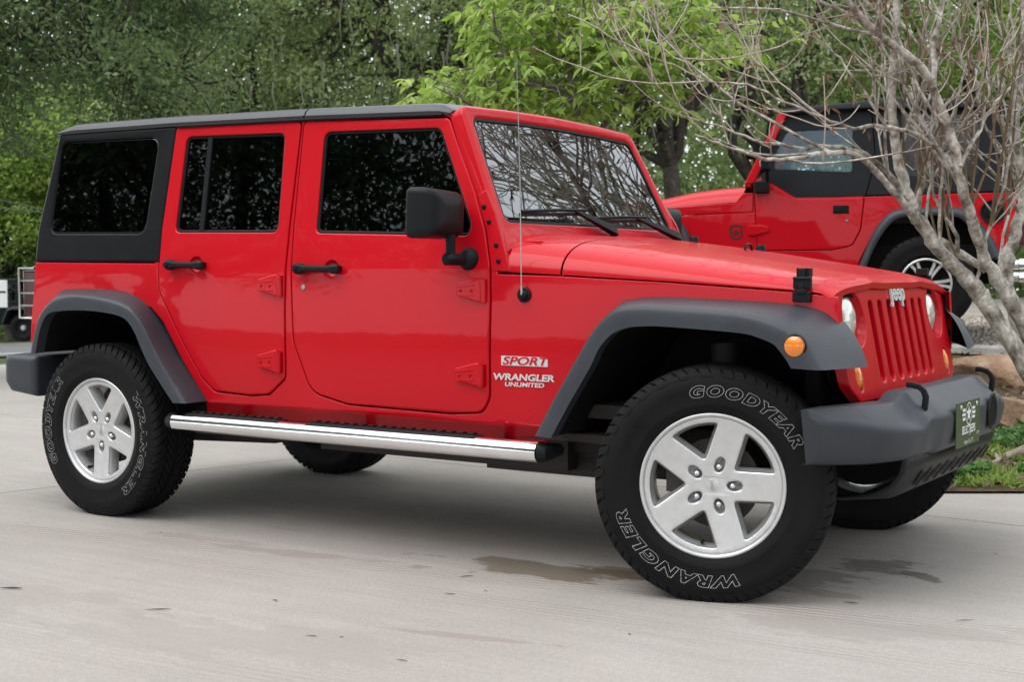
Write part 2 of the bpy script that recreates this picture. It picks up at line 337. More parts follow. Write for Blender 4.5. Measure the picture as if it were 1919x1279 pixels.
side_out = SP([(67, 492), (290, 494), (296, 430), (322, 232), (568, 220), (840, 212), (856, 214), (872, 269), (903, 356), (923, 430), (931, 497), (932, 514),
               (1050, 518), (1250, 530), (1490, 548), (1571, 557), (1573, 620), (1571, 690)])
side_out += [(v.x, v.z) for v in reversed(fr_c[:13])]
side_out += SP([(1002, 840), (842, 820), (640, 797), (389, 778)])
side_out += [(v.x, v.z) for v in reversed(re_c)]
side_out += SP([(57, 640), (60, 580), (64, 540)])
for s in (1, -1):
    P(plate('body_side', side_out, [offset(door_r, -.006), offset(door_f, -.006)], RED, None, s, 0, .03, .004))
    P(plate('gap_shade_sheet', offset(side_out, .012), [offset(win_r, -.01), offset(win_f, -.01)], DARK, None, s, .036, .01, .002))  # black sheet added behind the panels so their gaps look dark
    for nm, outl, win, cup, hx, hinges, lock in (
            ('rear_door', door_r, win_r, cup_r, (315, 394, 496.5), ((488, 514, 534, 555, 0), (487, 656, 533, 698, 0)), None),
            ('front_door', door_f, win_f, cup_f, (556, 648, 503.5), ((860, 521, 917, 566, 0), (857, 680, 914, 724, 0)), (570, 538))):
        d = P(plate(nm, outl, [win, cup], RED, None, s, -.003, .03, .006))
        W = lambda o: P(o, d)
        d_inv = Matrix.Translation(-CARLOC)
        # bowl behind the handle
        c = S((hx[0]+hx[1])/2+(12 if nm == 'rear_door' else 19), hx[2]+.5); cx = sum(p[0] for p in cup)/len(cup); cz = sum(p[1] for p in cup)/len(cup)
        yo = ysurf(cx, cz); mb = MB(); mb.lathe([(.0375, .001), (.036, -.006), (.03, -.016), (.018, -.022), (.001, -.024)], (cx, -s*yo, cz), (0, -s, 0), 28)
        W(mb.build('handle_recess', RED))
        # handle: thick button end, bar, far end
        A, B = S(hx[0]+11, hx[2]), S(hx[1]-10, hx[2]+1); yo = max(ysurf(A.x, A.z), ysurf(B.x, B.z))
        hv = lambda x, z, dy: Vector((x, -s*(yo+dy), z))
        mb = MB(); dx = B.x-A.x
        mb.loft([[hv(x, A.z+zz*h+(B.z-A.z)*(x-A.x)/dx, dd) for zz, dd in ((-1, .018), (-1.15, .03), (-.6, .044+b), (.6, .044+b), (1.15, .03), (1, .018))]
                 for x, h, b in ((A.x-.02, .013, -.008), (A.x-.012, .021, .004), (A.x+.02, .021, .006), (A.x+.034, .0135, 0), ((A.x+B.x)/2, .0125, .001), (B.x-.03, .0135, 0), (B.x-.018, .018, 0), (B.x+.008, .018, -.002), (B.x+.016, .012, -.008))])
        mb.box((A.x, -s*(yo+.012), A.z), (.045, .026, .03)); mb.box((B.x-.004, -s*(yo+.012), B.z), (.03, .026, .026))
        W(mb.build('door_handle', BLACKP, bevel=.003, angle=50))
        mb = MB(); mb.lathe([(.001, .058), (.012, .056), (.0145, .05), (.0145, .03)], hv(A.x+.001, A.z, 0), (0, -s, 0), 20); W(mb.build('handle_button', BLACKP))
        if lock:
            q = S(*lock); mb = MB(); mb.lathe([(.001, .008), (.006, .008), (.011, .007), (.0125, .001)], (q.x, -s*ysurf(q.x, q.z), q.z), (0, -s, 0), 20); W(mb.build('door_lock', STEEL))
        for (x0, y0, x1, y1, _) in hinges:
            h = rnd(SP([(x0, y0+(y1-y0)*.22), (x0+(x1-x0)*.68, y0), (x0+(x1-x0)*.8, y0+1), (x0+(x1-x0)*.8, y1), (x0+(x1-x0)*.7, y1), (x0, y0+(y1-y0)*.72)]), .004, 3)
            hg = W(plate('hinge', h, [], RED, None, s, -.019, .02, .005))
            q0 = S(x0+(x1-x0)*.85, y0+3); q1 = S(x0+(x1-x0)*.85, y1); yo2 = ysurf(q0.x, q0.z)+.012
            mb = MB(); mb.tube([(q0.x, -s*yo2, q0.z), (q1.x, -s*yo2, q1.z)], .0125, 12)
            mb.tube([(q1.x, -s*yo2, q1.z+.003), (q1.x, -s*yo2, q1.z-.004)], .009, 8)
            W(mb.build('hinge_knuckle', RED, angle=50))
            qa = SP([(x0+4, y0+(y1-y0)*.42), (x0+(x1-x0)*.62, y0+(y1-y0)*.42), (x0+(x1-x0)*.62, y0+(y1-y0)*.64), (x0+4, y0+(y1-y0)*.64)])
            for f in (.14, .5):
                q = S(x0+(x1-x0)*f, y0+(y1-y0)*.53); mb = MB(); mb.lathe([(.001, .006), (.004, .0055), (.0055, .002), (.006, -.001)], (q.x, -s*(ysurf(q.x, q.z)+.02), q.z), (0, -s, 0), 12)
                W(mb.build('hinge_bolt', RED))
            for f in (.36, .74):
                qa0 = S(x0+2, y0+(y1-y0)*f); qb = S(x0+(x1-x0)*.62, y0+(y1-y0)*(f-.06 if f < .5 else f))
                mb = MB(); mb.tube([(qa0.x, -s*(ysurf(qa0.x, qa0.z)+.019), qa0.z), (qb.x, -s*(ysurf(qb.x, qb.z)+.019), qb.z)], .0028, 6); W(mb.build('hinge_rib', RED))
        W(plate('window_seal', offset(win, -.004), [offset(win, .011)], BLACKP, None, s, .006, .02, .003))
        W(plate('window_glass', offset(win, .004), [], GLASS_DARK if nm == 'rear_door' else GLASS_MID, None, s, .014, .004, .0005, wn=False))
        if nm == 'rear_door':
            W(plate('window_divider', SP([(389, 256), (397, 256), (379, 438), (371, 438)]), [], BLACKP, None, s, .004, .012, .002))
    # hard top side with its quarter window
    hs = P(plate('hardtop_side', rnd(SP([(66, 490.5), (299, 493), (304.5, 430), (333, 238), (328, 236), (113, 250), (72, 430)]), [.01, .01, 0, .01, .01, .03, .3]), [win_q], HARDTOP, None, s, -.004, .04, .012))
    P(plate('quarter_window', offset(win_q, .001), [], GLASS_DARK, None, s, .004, .006, .004, wn=False), hs)
    # bolted bracket at the foot of the windscreen frame
    br = P(plate('windscreen_bracket', rnd(SP([(897, 364), (912, 355), (930, 400), (957, 508), (922, 508), (913, 430)]), .006, 3), [], RED, None, s, -.004, .02, .004, xcuts=(-.865,)))
    for px, py in ((908, 388), (917.5, 416), (931, 460), (935, 490)):
        q = S(px, py); mb = MB(); mb.lathe([(.001, .009), (.006, .009), (.0085, .006), (.0105, .001)], (q.x, -s*(ysurf(q.x, q.z)+.003), q.z), (0, -s, 0), 12); P(mb.build('bracket_bolt', BLACKP), br)

# rear wall: tailgate, hard top back with its glass
zr = S(113, 250).z
tg = mesh_at(MB().box((-3.482, 0, .95), (.03, 1.46, .42)), 'tailgate', RED, bevel=.008)
P(plate('rear_screen', rnd([(-.6, 1.22), (.6, 1.22), (.56, 1.66), (-.56, 1.66)], .05), [], GLASS_DARK, None, 1, 0, .004, .002, yf=lambda x, z: 0, zcuts=[], xcuts=(), wn=False)).data.transform(Matrix.Translation((-3.492, 0, 0)) @ Matrix.Rotation(RAD(-90), 4, 'Z'))
mb = MB(); mb.add([(-3.478, -.785, 1.14), (-3.478, .785, 1.14), (-3.405, .69, zr), (-3.405, -.69, zr)], [(0, 1, 2, 3)]); mesh_at(mb, 'hardtop_back', HARDTOP, smooth=False)

# roof: hard top shell and the two removable panels over the front seats
gut = SP([(116, 252.5), (328, 237), (568, 224.5), (838, 215)])
gx = [p[0] for p in gut]; gz = [p[1] for p in gut]
def roof(x0, x1, name, endr):
    mb = MB(); rows = []
    n = 14
    for i in range(n+1):
        x = x0+(x1-x0)*i/n; z = float(np.interp(x, gx, gz)); y = ysurf(x, z)+.008
        e = max(0, 1-(x-x0)/.12) if endr < 0 else max(0, 1-(x1-x)/.09)
        dz = e*e*.03*(1 if endr else 0); k = 1-.6*e*e if endr else 1
        prof = [(y-.012, z-.004), (y, z), (y+.001, z+.016*k), (y-.006, z+.020*k), (y-.012, z+.034*k), (y-.03, z+.047*k), (y-.07, z+.054*k), (y-.25, z+.063*k), (0, z+.07*k)]
        ring = [(x, -a, b) for a, b in prof]+[(x, a, b) for a, b in prof[-2::-1]]
        rows.append(ring)
    mb.loft(rows, closed=False); mb.add(rows[0], [tuple(range(len(rows[0])))]); mb.add(rows[-1], [tuple(range(len(rows[0])))])
    return mesh_at(mb, name, ROOFM, angle=45)
xm = S(573, 215).x
roof(-3.438, xm-.004, 'hardtop_roof', -1); roof(xm+.004, S(846, 214).x, 'roof_panel', 1)
mesh_at(MB().box((-2.3, 0, 1.725), (2.2, 1.3, .01)), 'headliner', DARK, smooth=False)
for s in (1, -1):
    mb = MB(); q0, q1 = S(336, 238), S(832, 214.5)
    pts = [S(336+(832-336)*t, np.interp(336+(832-336)*t, [336, 568, 832], [238.5, 226, 216.5])) for t in np.linspace(0, 1, 9)]
    mb.tube([(q.x, -s*(ysurf(q.x, q.z)+.009), q.z+.003) for q in pts], .007, 8); mesh_at(mb, 'drip_rail', HARDTOP)

# windscreen frame, glass, wipers ------------------------------------------------
WN = Vector((.904, 0, .427)); W0 = Vector((-.80, 0, 1.2)); WU = Vector((-.427, 0, .904))
def wmap(y, w, d=0): return W0+WU*w-WN*d+Vector((0, y, 0))
def wray(px, py, d=0):
    r = ray(px, py); t = (W0-WN*d-CAM).dot(WN)/r.dot(WN); q = CAM+r*t-(W0-WN*d); return q.y, q.dot(WU)
def wplate(name, outer, holes, m, depth, thick, b, wn=True):
    o = plate(name, outer, holes, m, None, 1, depth, thick, b, yf=lambda x, z: 0, zcuts=[], xcuts=(0,), wn=wn)
    for v in o.data.vertices: v.co = wmap(v.co.x, v.co.z-0, v.co.y)
    o.data.update(); return P(o)
fo = rnd([(-.776, -.02), (-.722, .40), (-.692, .618), (-.35, .634), (0, .64), (.35, .634), (.692, .618), (.722, .40), (.776, -.02)], [.01, 0, .05, 0, 0, 0, .05, 0, .01])
gl = rnd([(-.70, .114), (-.643, .566), (-.3, .578), (0, .582), (.3, .578), (.643, .566), (.70, .114)], [.035, .05, 0, 0, 0, .05, .035])
wplate('windscreen_frame', fo, [gl], RED, 0, .065, .016)
wplate('windscreen_seal', offset(gl, -.004), [offset(gl, .010)], BLACKP, .008, .007, .002)
wplate('windscreen', offset(gl, .003), [], GLASS_WS, .014, .006, .001, wn=False)
for (bx, by), (tx, ty), (kx, ky) in (((1145, 436), (978, 396), (1075, 397)), ((1264, 446), (1112, 409), (1190, 410))):
    by_, bw = wray(bx, by, -.02); ty_, tw = wray(tx, ty, -.02); ky_, kw = wray(kx, ky, -.02)
    mb = MB(); p0 = wmap(by_, bw, -.035); p1 = wmap(ky_, kw, -.03)
    dv = p1-p0; side = dv.cross(WN).normalized()
    mb.loft([[p+side*w+WN*h, p-side*w+WN*h, p-side*w-WN*h, p+side*w-WN*h] for p, w, h in ((p0-dv*.08, .017, .009), (p0, .020, .013), (p0.lerp(p1, .45), .015, .009), (p1, .008, .005))])
    wp = mesh_at(mb, 'windscreen_wiper', BLACKP, bevel=.002)
    m_ = p1.lerp(wmap(ty_, tw, -.03), .5); t0 = wmap(ty_, tw, -.018); t1 = p1+(p1-t0)*.22
    mb = MB(); mb.tube([t0, t0.lerp(t1, .5)+WN*.008, t1], .007, 6); mb.tube([t0-WN*.01-WU*.008, t0.lerp(t1, .5)-WN*.006-WU*.012, t1-WN*.014-WU*.008], .008, 6); P(mb.build('wiper_blade', BLACKP), wp)
    mb = MB(); mb.lathe([(.001, .02), (.014, .018), (.018, 0)], p0-dv*.04-WN*.02, WN, 12); P(mb.build('wiper_pivot', BLACKP), wp)

# hood and cowl ---------------------------------------------------------------------
hl = SP([(926, 509.5), (1050, 516), (1250, 528.5), (1490, 546), (1570, 554)])
hlx = [p[0] for p in hl]; hlz = [p[1] for p in hl]
HXF = .424
def hood_pt(x, v, dz=0):
    t = (x+.84)/(HXF+.84); t = min(max(t, 0), 1)
    ze = float(np.interp(x, hlx, hlz))+.003; zc = 1.262-.172*t**1.25; ye = ysurf(x, ze)+.001
    n = 6.5-3.0*t; yy = v*ye
    a = abs(v)
    z = ze+(zc-ze)*(1-a**n)**(1/1.9) if a < 1 else ze
    z += .006*math.exp(-((abs(v)-.42)/.07)**2)*t
    return Vector((x, yy, z+dz))
vv = [-1]+list(-np.cos(np.linspace(0, math.pi, 45))*.9995)[1:-1]+[1]
vv = [math.copysign(1-(1-abs(v))**1.35, v) if v else 0 for v in vv]
def hoodsheet(x0, x1, name, m, n=16, curl=0):
    mb = MB(); rows = []
    for i in range(n+1):
        f = i/n; row = []
        for v in vv:
            xa = x0-(.0 if curl <= 0 else 0); xb = x1+(.012*(1-v*v)-.0 if curl else 0)
            x = xa+(xb-xa)*f; p = hood_pt(x, v)
            if curl: p.z -= .020*max(0, (f-.94)/.06)**2
            row.append(p)
        rows.append(row)
    e0 = [p+Vector((.004, 0, -.02)) for p in rows[0]]; e1 = [p+Vector((-.006, 0, -.022)) for p in rows[-1]]
    rows = [e0]+rows+[e1]
    rows = [[Vector((r[0].x, r[0].y*.975, r[0].z-.004))]+r+[Vector((r[-1].x, r[-1].y*.975, r[-1].z-.004))] for r in rows]
    mb.loft(rows, closed=False)
    return mesh_at(mb, name, m, angle=50, wn=True)
xg = S(1052, 517).x
hoodsheet(xg+.004, HXF, 'hood', RED, 26, 1)
hoodsheet(-.84, xg-.004, 'cowl', RED, 8)
mesh_at(MB().box((-.77, 0, 1.215), (.12, 1.36, .03)), 'cowl_vent', RED, bevel=.006)
# rubber stops, footman loop and washer jets on the hood
for px, py, y in ((1301, 456, .33), (1426, 466, .33)):
    q = at(px, py, 1, y)
    o = hood_pt(q.x, y/ysurf(q.x, 1.05))
    mb = MB(); mb.lathe([(.001, .026), (.015, .026), (.0195, .021), (.020, .004), (.024, 0)], o, (0, 0, 1), 16); mesh_at(mb, 'hood_stop', BLACKP)
q = at(1408, 463, 1, .25); o = hood_pt(q.x, .3); mb = MB(); mb.tube([o+Vector((0, -.035, 0)), o+Vector((0, -.028, .02)), o+Vector((0, 0, .026)), o+Vector((0, .028, .02)), o+Vector((0, .035, 0))], .006, 8); mesh_at(mb, 'footman_loop', BLACKP)
for s in (1, -1):
    q = S(1505, 540); X = q.x; yh = ysurf(X, q.z); Pz = lambda z, d: Vector((X, -s*(yh+d), z))
    zt = at(1510, 503, 1, -yh+.03).z; zb = at(1503, 566, 1, -yh).z; zm = (zt+zb)/2
    mb = MB()
    mb.box(Pz(zt-.014, -.012), (.046, .034, .03)); mb.box(Pz(zt-.035, .004), (.058, .024, .014))
    mb.box(Pz(zm+.012, .008), (.024, .014, .085)); mb.box(Pz(zm+.004, .005), (.062, .018, .032)); mb.box(Pz(zm-.014, .012), (.018, .014, .034))
    mb.box(Pz(zb+.017, .006), (.062, .026, .036)); mb.box(Pz(zb+.033, .012), (.036, .02, .016)); mb.tube([Pz(zt-.034, .012)+Vector((-.031, 0, 0)), Pz(zt-.034, .012)+Vector((.031, 0, 0))], .006, 8)
    lt = mesh_at(mb, 'hood_latch', BLACKP, bevel=.003)
    # mirror
    q = S(880, 486); yb = ysurf(q.x, q.z)
    mb = MB(); mb.lathe([(.001, .042), (.018, .04), (.033, .03), (.042, .014), (.045, 0)], (q.x, -s*yb, q.z), (0, -s, 0), 24)
    mb.loft([[Vector((q.x+dx, -s*(yb+dy), q.z+dz)) for dz, dx in ((-.024, -.012), (-.024, .016), (.0, .024), (.022, .016), (.022, -.012), (.0, -.02))] for dy in (.01,)]+
            [[Vector((q.x+dx-.02, -s*(yb+dy), q.z+dz)) for dz, dx in ((-.024, -.016), (-.024, .02), (.0, .028), (.022, .02), (.022, -.016), (.0, -.024))] for dy in (.06, .115)]+
            [[Vector((q.x+dx-.02, -s*(yb+.135), q.z+dz)) for dz, dx in ((-.014, -.01), (-.014, .012), (.0, .018), (.014, .012), (.014, -.01), (.0, -.014))]])
    mm = mesh_at(mb, 'door_mirror', BLACKP, angle=45, bevel=.004)
    mb = MB(); ax = Vector((q.x-.02, -s*(yb+.095), q.z)); mb.tube([ax, ax+Vector((0, 0, .115))], .019, 16); P(mb.build('mirror_arm', BLACKP), mm)
    hc = Vector((q.x-.05, -s*(yb+.135), at(817, 401, 1, -(yb+.135)).z))
    mb = MB(); sec = rnd([(-.125, -.092), (.115, -.092), (.125, .088), (-.115, .098)], [.03, .035, .045, .028], 5)
    mb.loft([[hc+Vector((dx, -s*(-a*k), b*k-.0)) for a, b in sec] for dx, k in ((-.062, .93), (-.06, .97), (-.05, 1), (.0, .985), (.028, .93), (.05, .82), (.062, .62), (.066, .3))])
    P(mb.build('mirror_housing', BLACKP, angle=60), mm)
    mb = MB(); mb.loft([[hc+Vector((-.0635, -s*(-a*.88), b*.88)) for a, b in sec], [hc+Vector((-.058, -s*(-a*.88), b*.88)) for a, b in sec]]); P(mb.build('mirror_glass', CHROME), mm)

# antenna (only on this side)
q = S(983, 553); mb = MB(); yb = ysurf(q.x, q.z)
mb.lathe([(.0285, 0), (.0285, .006), (.024, .009), (.021, .008), (.017, .02), (.009, .026), (.001, .027)], (q.x, -yb, q.z), (0, -1, 0), 24)
an = mesh_at(mb, 'antenna_base', BLACKP)
t0 = at(978, 553, 1, -(yb+.022)); t1 = at(977, 537, 1, -(yb+.022)); t2 = at(968, 112, 1, -(yb+.03)); mb = MB()
mb.tube([t0, t1], .0055, 10); mb.tube([t1, t1.lerp(t2, .5)+Vector((.004, 0, 0)), t2], [.0024, .002, .0014], 6); P(mb.build('antenna_mast', STEEL), an)

# badges on the side
def place_text(name, px, py, body, size, m, sx=1.3, shear=.18, bold=.012, s=1, lift=.0035, slope=0):
    vs, fs = text_geo(body, size, shear, bold*size, sx=sx); q = S(px, py); out = []
    for v in vs:
        x, z = q.x+v.x, q.z+v.y+slope*v.x; out.append(Vector((x, -(ysurf(x, z)+lift), z)))
    return P(link_mesh(name, out, fs, m, None, smooth=False))
sp = rnd(SP([(940, 667), (1027, 671), (1027, 688.5), (940, 685)]), .001, 2)
bp = P(plate('badge_plate', sp, [], BADGE, None, 1, -.003, .003, .0006)); o = place_text('badge_lettering', 983, 678, 'SPORT', .042, RED, 1.45, .25, .02, lift=.0048, slope=-.0)
o.parent = bp; o.matrix_parent_inverse = Matrix.Identity(4)
place_text('badge_lettering', 981, 708.5, 'WRANGLER', .0335, BADGE, 1.38, .12, .035, slope=-.0)
place_text('badge_lettering', 983, 722, 'UNLIMITED', .0225, BADGE, 1.42, .15, .03, slope=-.0)

# grille -------------------------------------------------------------------------------
def gmap(y, z, d=0):
    return Vector((.440+(.95-z)*.20-.012*(y/.6)**2-d, y, z))
def gplate(name, outer, holes, m, depth, thick, b, wn=True, parent=None, cuts=12):
    o = plate(name, outer, holes, m, None, 1, depth, thick, b, yf=lambda x, z: 0, zcuts=[], xcuts=list(np.linspace(-.6, .6, 25)), wn=wn)
    for v in o.data.vertices: v.co = gmap(v.co.x, v.co.z, v.co.y)
    o.data.update(); return P(o, parent)
go = rnd([(-.645, .99), (-.625, 1.048), (-.47, 1.064), (-.2, 1.074), (0, 1.077), (.2, 1.074), (.47, 1.064), (.625, 1.048), (.645, .99), (.620, .72), (.545, .665), (-.545, .665), (-.620, .72)],
         [.05, .05, .1, 0, 0, 0, .1, .05, .05, .05, .06, .06, .05])
slots = [rnd([(k*.097-.0265, .722), (k*.097+.0265, .722), (k*.097+.0265, 1.008), (k*.097-.0265, 1.008)], .0262, 5) for k in range(-3, 4)]
circ = lambda cy, cz, r, n=36: [(cy+r*math.cos(2*math.pi*k/n), cz+r*math.sin(2*math.pi*k/n)) for k in range(n)]
HLY, HLZ = .472, .948
turn = lambda s: [(s*.520+.030*math.cos(2*math.pi*k/20)*(1 if True else 1), .755+.052*math.sin(2*math.pi*k/20)) for k in range(20)]
gr = gplate('grille', go, slots+[circ(s*HLY, HLZ, .098) for s in (1, -1)]+[turn(1), turn(-1)], RED, 0, .04, .006)
gplate('hood_gap_shade', [(-.6, 1.02), (-.6, 1.064), (-.45, 1.077), (-.2, 1.087), (0, 1.090), (.2, 1.087), (.45, 1.077), (.6, 1.064), (.6, 1.02)], [], DARK, .014, .01, .002, wn=False, parent=None)  # dark strip standing for the shade in the gap between hood and grille
gplate('radiator', offset(go, .03), [], DARK, .075, .01, .002, wn=False)
# sloping red foot inside each slot
for k in range(-3, 4):
    mb = MB(); y = k*.097
    mb.add([gmap(y-.027, .718, .004), gmap(y+.027, .718, .004), gmap(y+.027, .775, .055), gmap(y-.027, .775, .055)], [(0, 1, 2, 3)]); mesh_at(mb, 'slot_sill', RED, gr, smooth=False)
for s in (1, -1):
    n = 40; mb = MB()
    mb.loft([[gmap(s*HLY+r*math.cos(2*math.pi*k/n), HLZ+.0+r*math.sin(2*math.pi*k/n)-o_, d) for k in range(n)] for r, d, o_ in ((.0985, .004, 0), (.0965, .012, 0), (.0915, .036, -.005), (.090, .045, -.005))], caps=False)
    hd = mesh_at(mb, 'headlight', RED, angle=60)
    mb = MB(); c = gmap(s*HLY, HLZ+.005, .034); ax = Vector((.98, 0, .1)).normalized()
    mb.lathe([(.001, .032), (.02, .031), (.045, .025), (.07, .014), (.086, .001), (.0905, -.006)], c, (1, 0, .15), 40); P(mb.build('headlight_lens', LAMP), hd)
    mb = MB(); mb.lathe([(.0905, -.004), (.0925, .001), (.089, .003)], c, (1, 0, .15), 40); P(mb.build('lens_ring', STEEL), hd)
    mb = MB(); c = gmap(s*.520, .755, .012); rows = []
    for k, d in ((1.02, .016), (.97, .004), (.75, -.008), (.4, -.014), (.05, -.016)):
        rows.append([gmap(s*.520+.030*k*math.cos(2*math.pi*j/20), .755+.052*k*math.sin(2*math.pi*j/20), .008+d) for j in range(20)])
    mb.loft(rows); mesh_at(mb, 'turn_signal', AMBER, angle=60)
vs, fs = text_geo('Jeep', .098, 0, .0016, extrude=.004, sx=.98)
out = [gmap(v.x, 1.035+v.y, -.005-v.z) for v in vs]
gb = P(link_mesh('grille_badge', out, fs, EMBLEM, None, smooth=False))
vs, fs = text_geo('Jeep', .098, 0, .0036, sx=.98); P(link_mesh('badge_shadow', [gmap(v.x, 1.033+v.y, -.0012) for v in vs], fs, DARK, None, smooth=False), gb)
# body under the hood, between the wheel wells
mb = MB(); mb.box((-.28, 0, .86), (1.2, .66, .36)); mesh_at(mb, 'engine_bay', DARK, smooth=False)
for s in (1, -1):
    mb = MB(); mb.box((-.15, -s*.48, 1.0), (.9, .34, .05)); mb.box((.34, -s*.47, .84), (.05, .3, .36)); mesh_at(mb, 'inner_fender', DARK, smooth=False)

# bumpers --------------------------------------------------------------------------------
def bump_x(y):
    return float(np.interp(abs(y), [0, .40, .455, .49, .52, .62, .75, .84, .88, .905], [.718, .716, .708, .700, .692, .678, .625, .545, .492, .45]))
ys = [-.905, -.895, -.87, -.82, -.75, -.68, -.62, -.56, -.525, -.505, -.48, -.44, -.40, -.37, -.30, -.15, 0]
ys = ys+[-y for y in ys[-2::-1]]
rows = []
for y in ys:
    x = bump_x(y); a = abs(y); up = float(np.interp(a, [.47, .52], [.03, 0])); e = float(np.interp(a, [.83, .905], [0, 1]))
    xb = float(np.interp(a, [0, .5, .7, .905], [.56, .54, .48, .41])); ch = .035+float(np.interp(a, [.53, .75, .905], [.045, .03, .0]))
    zt = .675+up-.006*e; x -= .012*float(np.interp(a, [.37, .40, .44, .49], [0, 1, 1, 0]))
    yk = lambda z: y*(1-(.675-z)*.30*float(np.interp(a, [.55, .9], [0, 1])))
    rows.append([Vector((p[0], yk(p[2]) if p[2] < .66 else p[1], p[2])) for p in ((xb, y, zt), (max(x-.11, xb+.01), y, zt), (max(x-.085, xb+.02), y, zt-.003), (x-.02-ch*.1, y, zt-ch*.75), (x-.006, y, zt-ch), (x, y, zt-ch-.018), (x-.002, y, .56), (x-.012, y, .515), (x-.03, y, .492), (x-.06, y, .484), (xb, y, .49))])
mb = MB(); mb.loft(rows, closed=True)
bum = mesh_at(mb, 'front_bumper', FLARE, angle=75, wn=True)
for s in (1, -1):
    o = Vector((bump_x(.245)+.001, s*.255, .583)); mb = MB()
    if s > 0: mb.lathe([(.072, .0), (.069, .005), (.062, .005), (.058, .001)], o, (1, s*.03, 0), 28); P(mb.build('fog_lamp_socket', BLACKP, angle=50), bum); mb = MB(); mb.lathe([(.0585, .0015), (.001, .0015)], o, (1, s*.03, 0), 28); P(mb.build('fog_lamp_hole_shade', DARK), bum)  # flat dark disc painted as the shade inside the socket
    o = Vector((.668, -s*.44, .672)); mb = MB()
    pth = [o+Vector((0, 0, -.03)), o+Vector((.004, 0, .016)), o+Vector((-.003, 0, .036)), o+Vector((-.017, 0, .049)), o+Vector((-.04, 0, .055)), o+Vector((-.062, 0, .056))]
    rr = []
    for i, p in enumerate(pth):
        t = (pth[min(i+1, 5)]-pth[max(i-1, 0)]).normalized(); nrm = Vector((-t.z, 0, t.x)); rr.append([p+Vector((0, a, 0))+nrm*b for a, b in ((-.010, -.010), (.010, -.010), (.010, .010), (-.010, .010))])
    mb.loft(rr); mesh_at(mb, 'tow_hook', BLACKP, bevel=.005)
# air dam with louvres
mb = MB(); rows = []
for y in np.linspace(-.60, .60, 29):
    x = bump_x(y*.9)-.04; e = .05*max(0, abs(y)-.5)/.2; rows.append([(x+.0, y, .495), (x-.012, y, .44), (x-.045, y, .385+e*.5), (x-.11, y, .338+e), (x-.26, y, .318+e)])
mb.loft(rows, closed=False); ad = mesh_at(mb, 'air_dam', BLACKP, solid=.006)
mb = MB()
for k in range(9):
    mb = MB(); y = -.42+k*.105
    for a, b, h in (((.033, .455), (-.012, .42), 0),):
        x = bump_x(y*.9)-.04
        mb.add([(x-.008, y-.022, .432), (x-.008, y+.022, .432), (x-.041, y+.022, .380), (x-.041, y-.022, .380)], [(0, 1, 2, 3)])
    P(mb.build('air_dam_louvre', DARK, smooth=False), ad)
# licence plate
PX = .722; py0, py1, pz0, pz1 = -.250, .055, .492, .652
npl = mesh_at(MB().box((PX, (py0+py1)/2, (pz0+pz1)/2), (.004, py1-py0, pz1-pz0)), 'licence_plate', PLATEG, bevel=.001)
def plate_text(body, cy, cz, size, sx=1., bold=0, shear=0):
    vs, fs = text_geo(body, size, shear, bold, sx=sx)
    return [Vector((PX+.0034, cy+v.x, cz+v.y)) for v in vs], fs
mb = MB()
for a in (plate_text('SELECTJEEPS', -.0975, .549, .040, .80, .0010), plate_text('.COM', .025, .527, .015), plate_text('League City, TX', -.0975, .508, .020, .9)): mb.add(*a)
def star2(cy, cz, R, r): return [(cy+(R if k % 2 == 0 else r)*math.sin(math.pi*k/5), cz+(R if k % 2 == 0 else r)*math.cos(math.pi*k/5)) for k in range(10)]
PV = lambda L: [Vector((PX+.0034, a, b)) for a, b in L]
cs, cz_ = -.0975, .606
mb.add(PV(star2(cs, cz_, .034, .0135)), [tuple(range(10))])
ring = [(cs+.040*math.cos(t), cz_+.040*math.sin(t)) for t in np.linspace(0, 2*math.pi, 33)[:-1]]; ring2 = [(cs+.036*math.cos(t), cz_+.036*math.sin(t)) for t in np.linspace(0, 2*math.pi, 33)[:-1]]
mb.add(PV(ring+ring2), [(k, (k+1) % 32, 32+(k+1) % 32, 32+k) for k in range(32)])
for sd in (1, -1):
    for k in range(3):
        z = cz_+.016-.016*k; a0, a1 = cs+sd*.045, cs+sd*(.085-.004*abs(k-1)); mb.add(PV([(a0, z-.005), (a1, z-.005), (a1, z+.005), (a0, z+.005)]), [(0, 1, 2, 3)])
P(mb.build('plate_lettering', WHITE, smooth=False), npl)
for yy in (py0+.05, py1-.05):
    mb = MB(); mb.lathe([(.001, .006), (.006, .005), (.009, 0)], (PX+.003, yy, pz1-.018), (1, 0, 0), 10); P(mb.build('plate_screw', STEEL), npl)
# rear bumper and lamps
mb = MB(); rows = []
for y in (-.86, -.84, -.7, 0, .7, .84, .86):
    e = .02 if abs(y) > .85 else 0; x1 = -3.42; x0 = -3.71+(.1 if abs(y) > .85 else .05 if abs(y) > .8 else 0)
    rows.append([(x1-e, y, .71-e), (x0+.02, y, .71-e), (x0, y, .69-e), (x0, y, .58), (x0+.04, y, .535+e), (x1-e, y, .515+e)])
mb.loft(rows); mesh_at(mb, 'rear_bumper', FLARE, bevel=.012)
for s in (1, -1):
    mb = MB(); mb.box((-3.545, -s*.70, 1.005), (.12, .15, .225)); tl = mesh_at(mb, 'tail_lamp', REDLENS, bevel=.012)
    mb = MB(); x0, x1 = -3.50, -3.615
    for y in (-.785, -.61):
        mb.tube([(x0, s*y, .885), (x1, s*y, .885), (x1, s*y, 1.125), (x0, s*y, 1.125)], .0065, 8)
    for z in (.885, .945, 1.005, 1.065, 1.125):
        mb.tube([(x0, s*-.785, z), (x1, s*-.785, z), (x1, s*-.61, z), (x0, s*-.61, z)], .005, 8)
    P(mb.build('lamp_guard', STEEL, angle=50), tl)

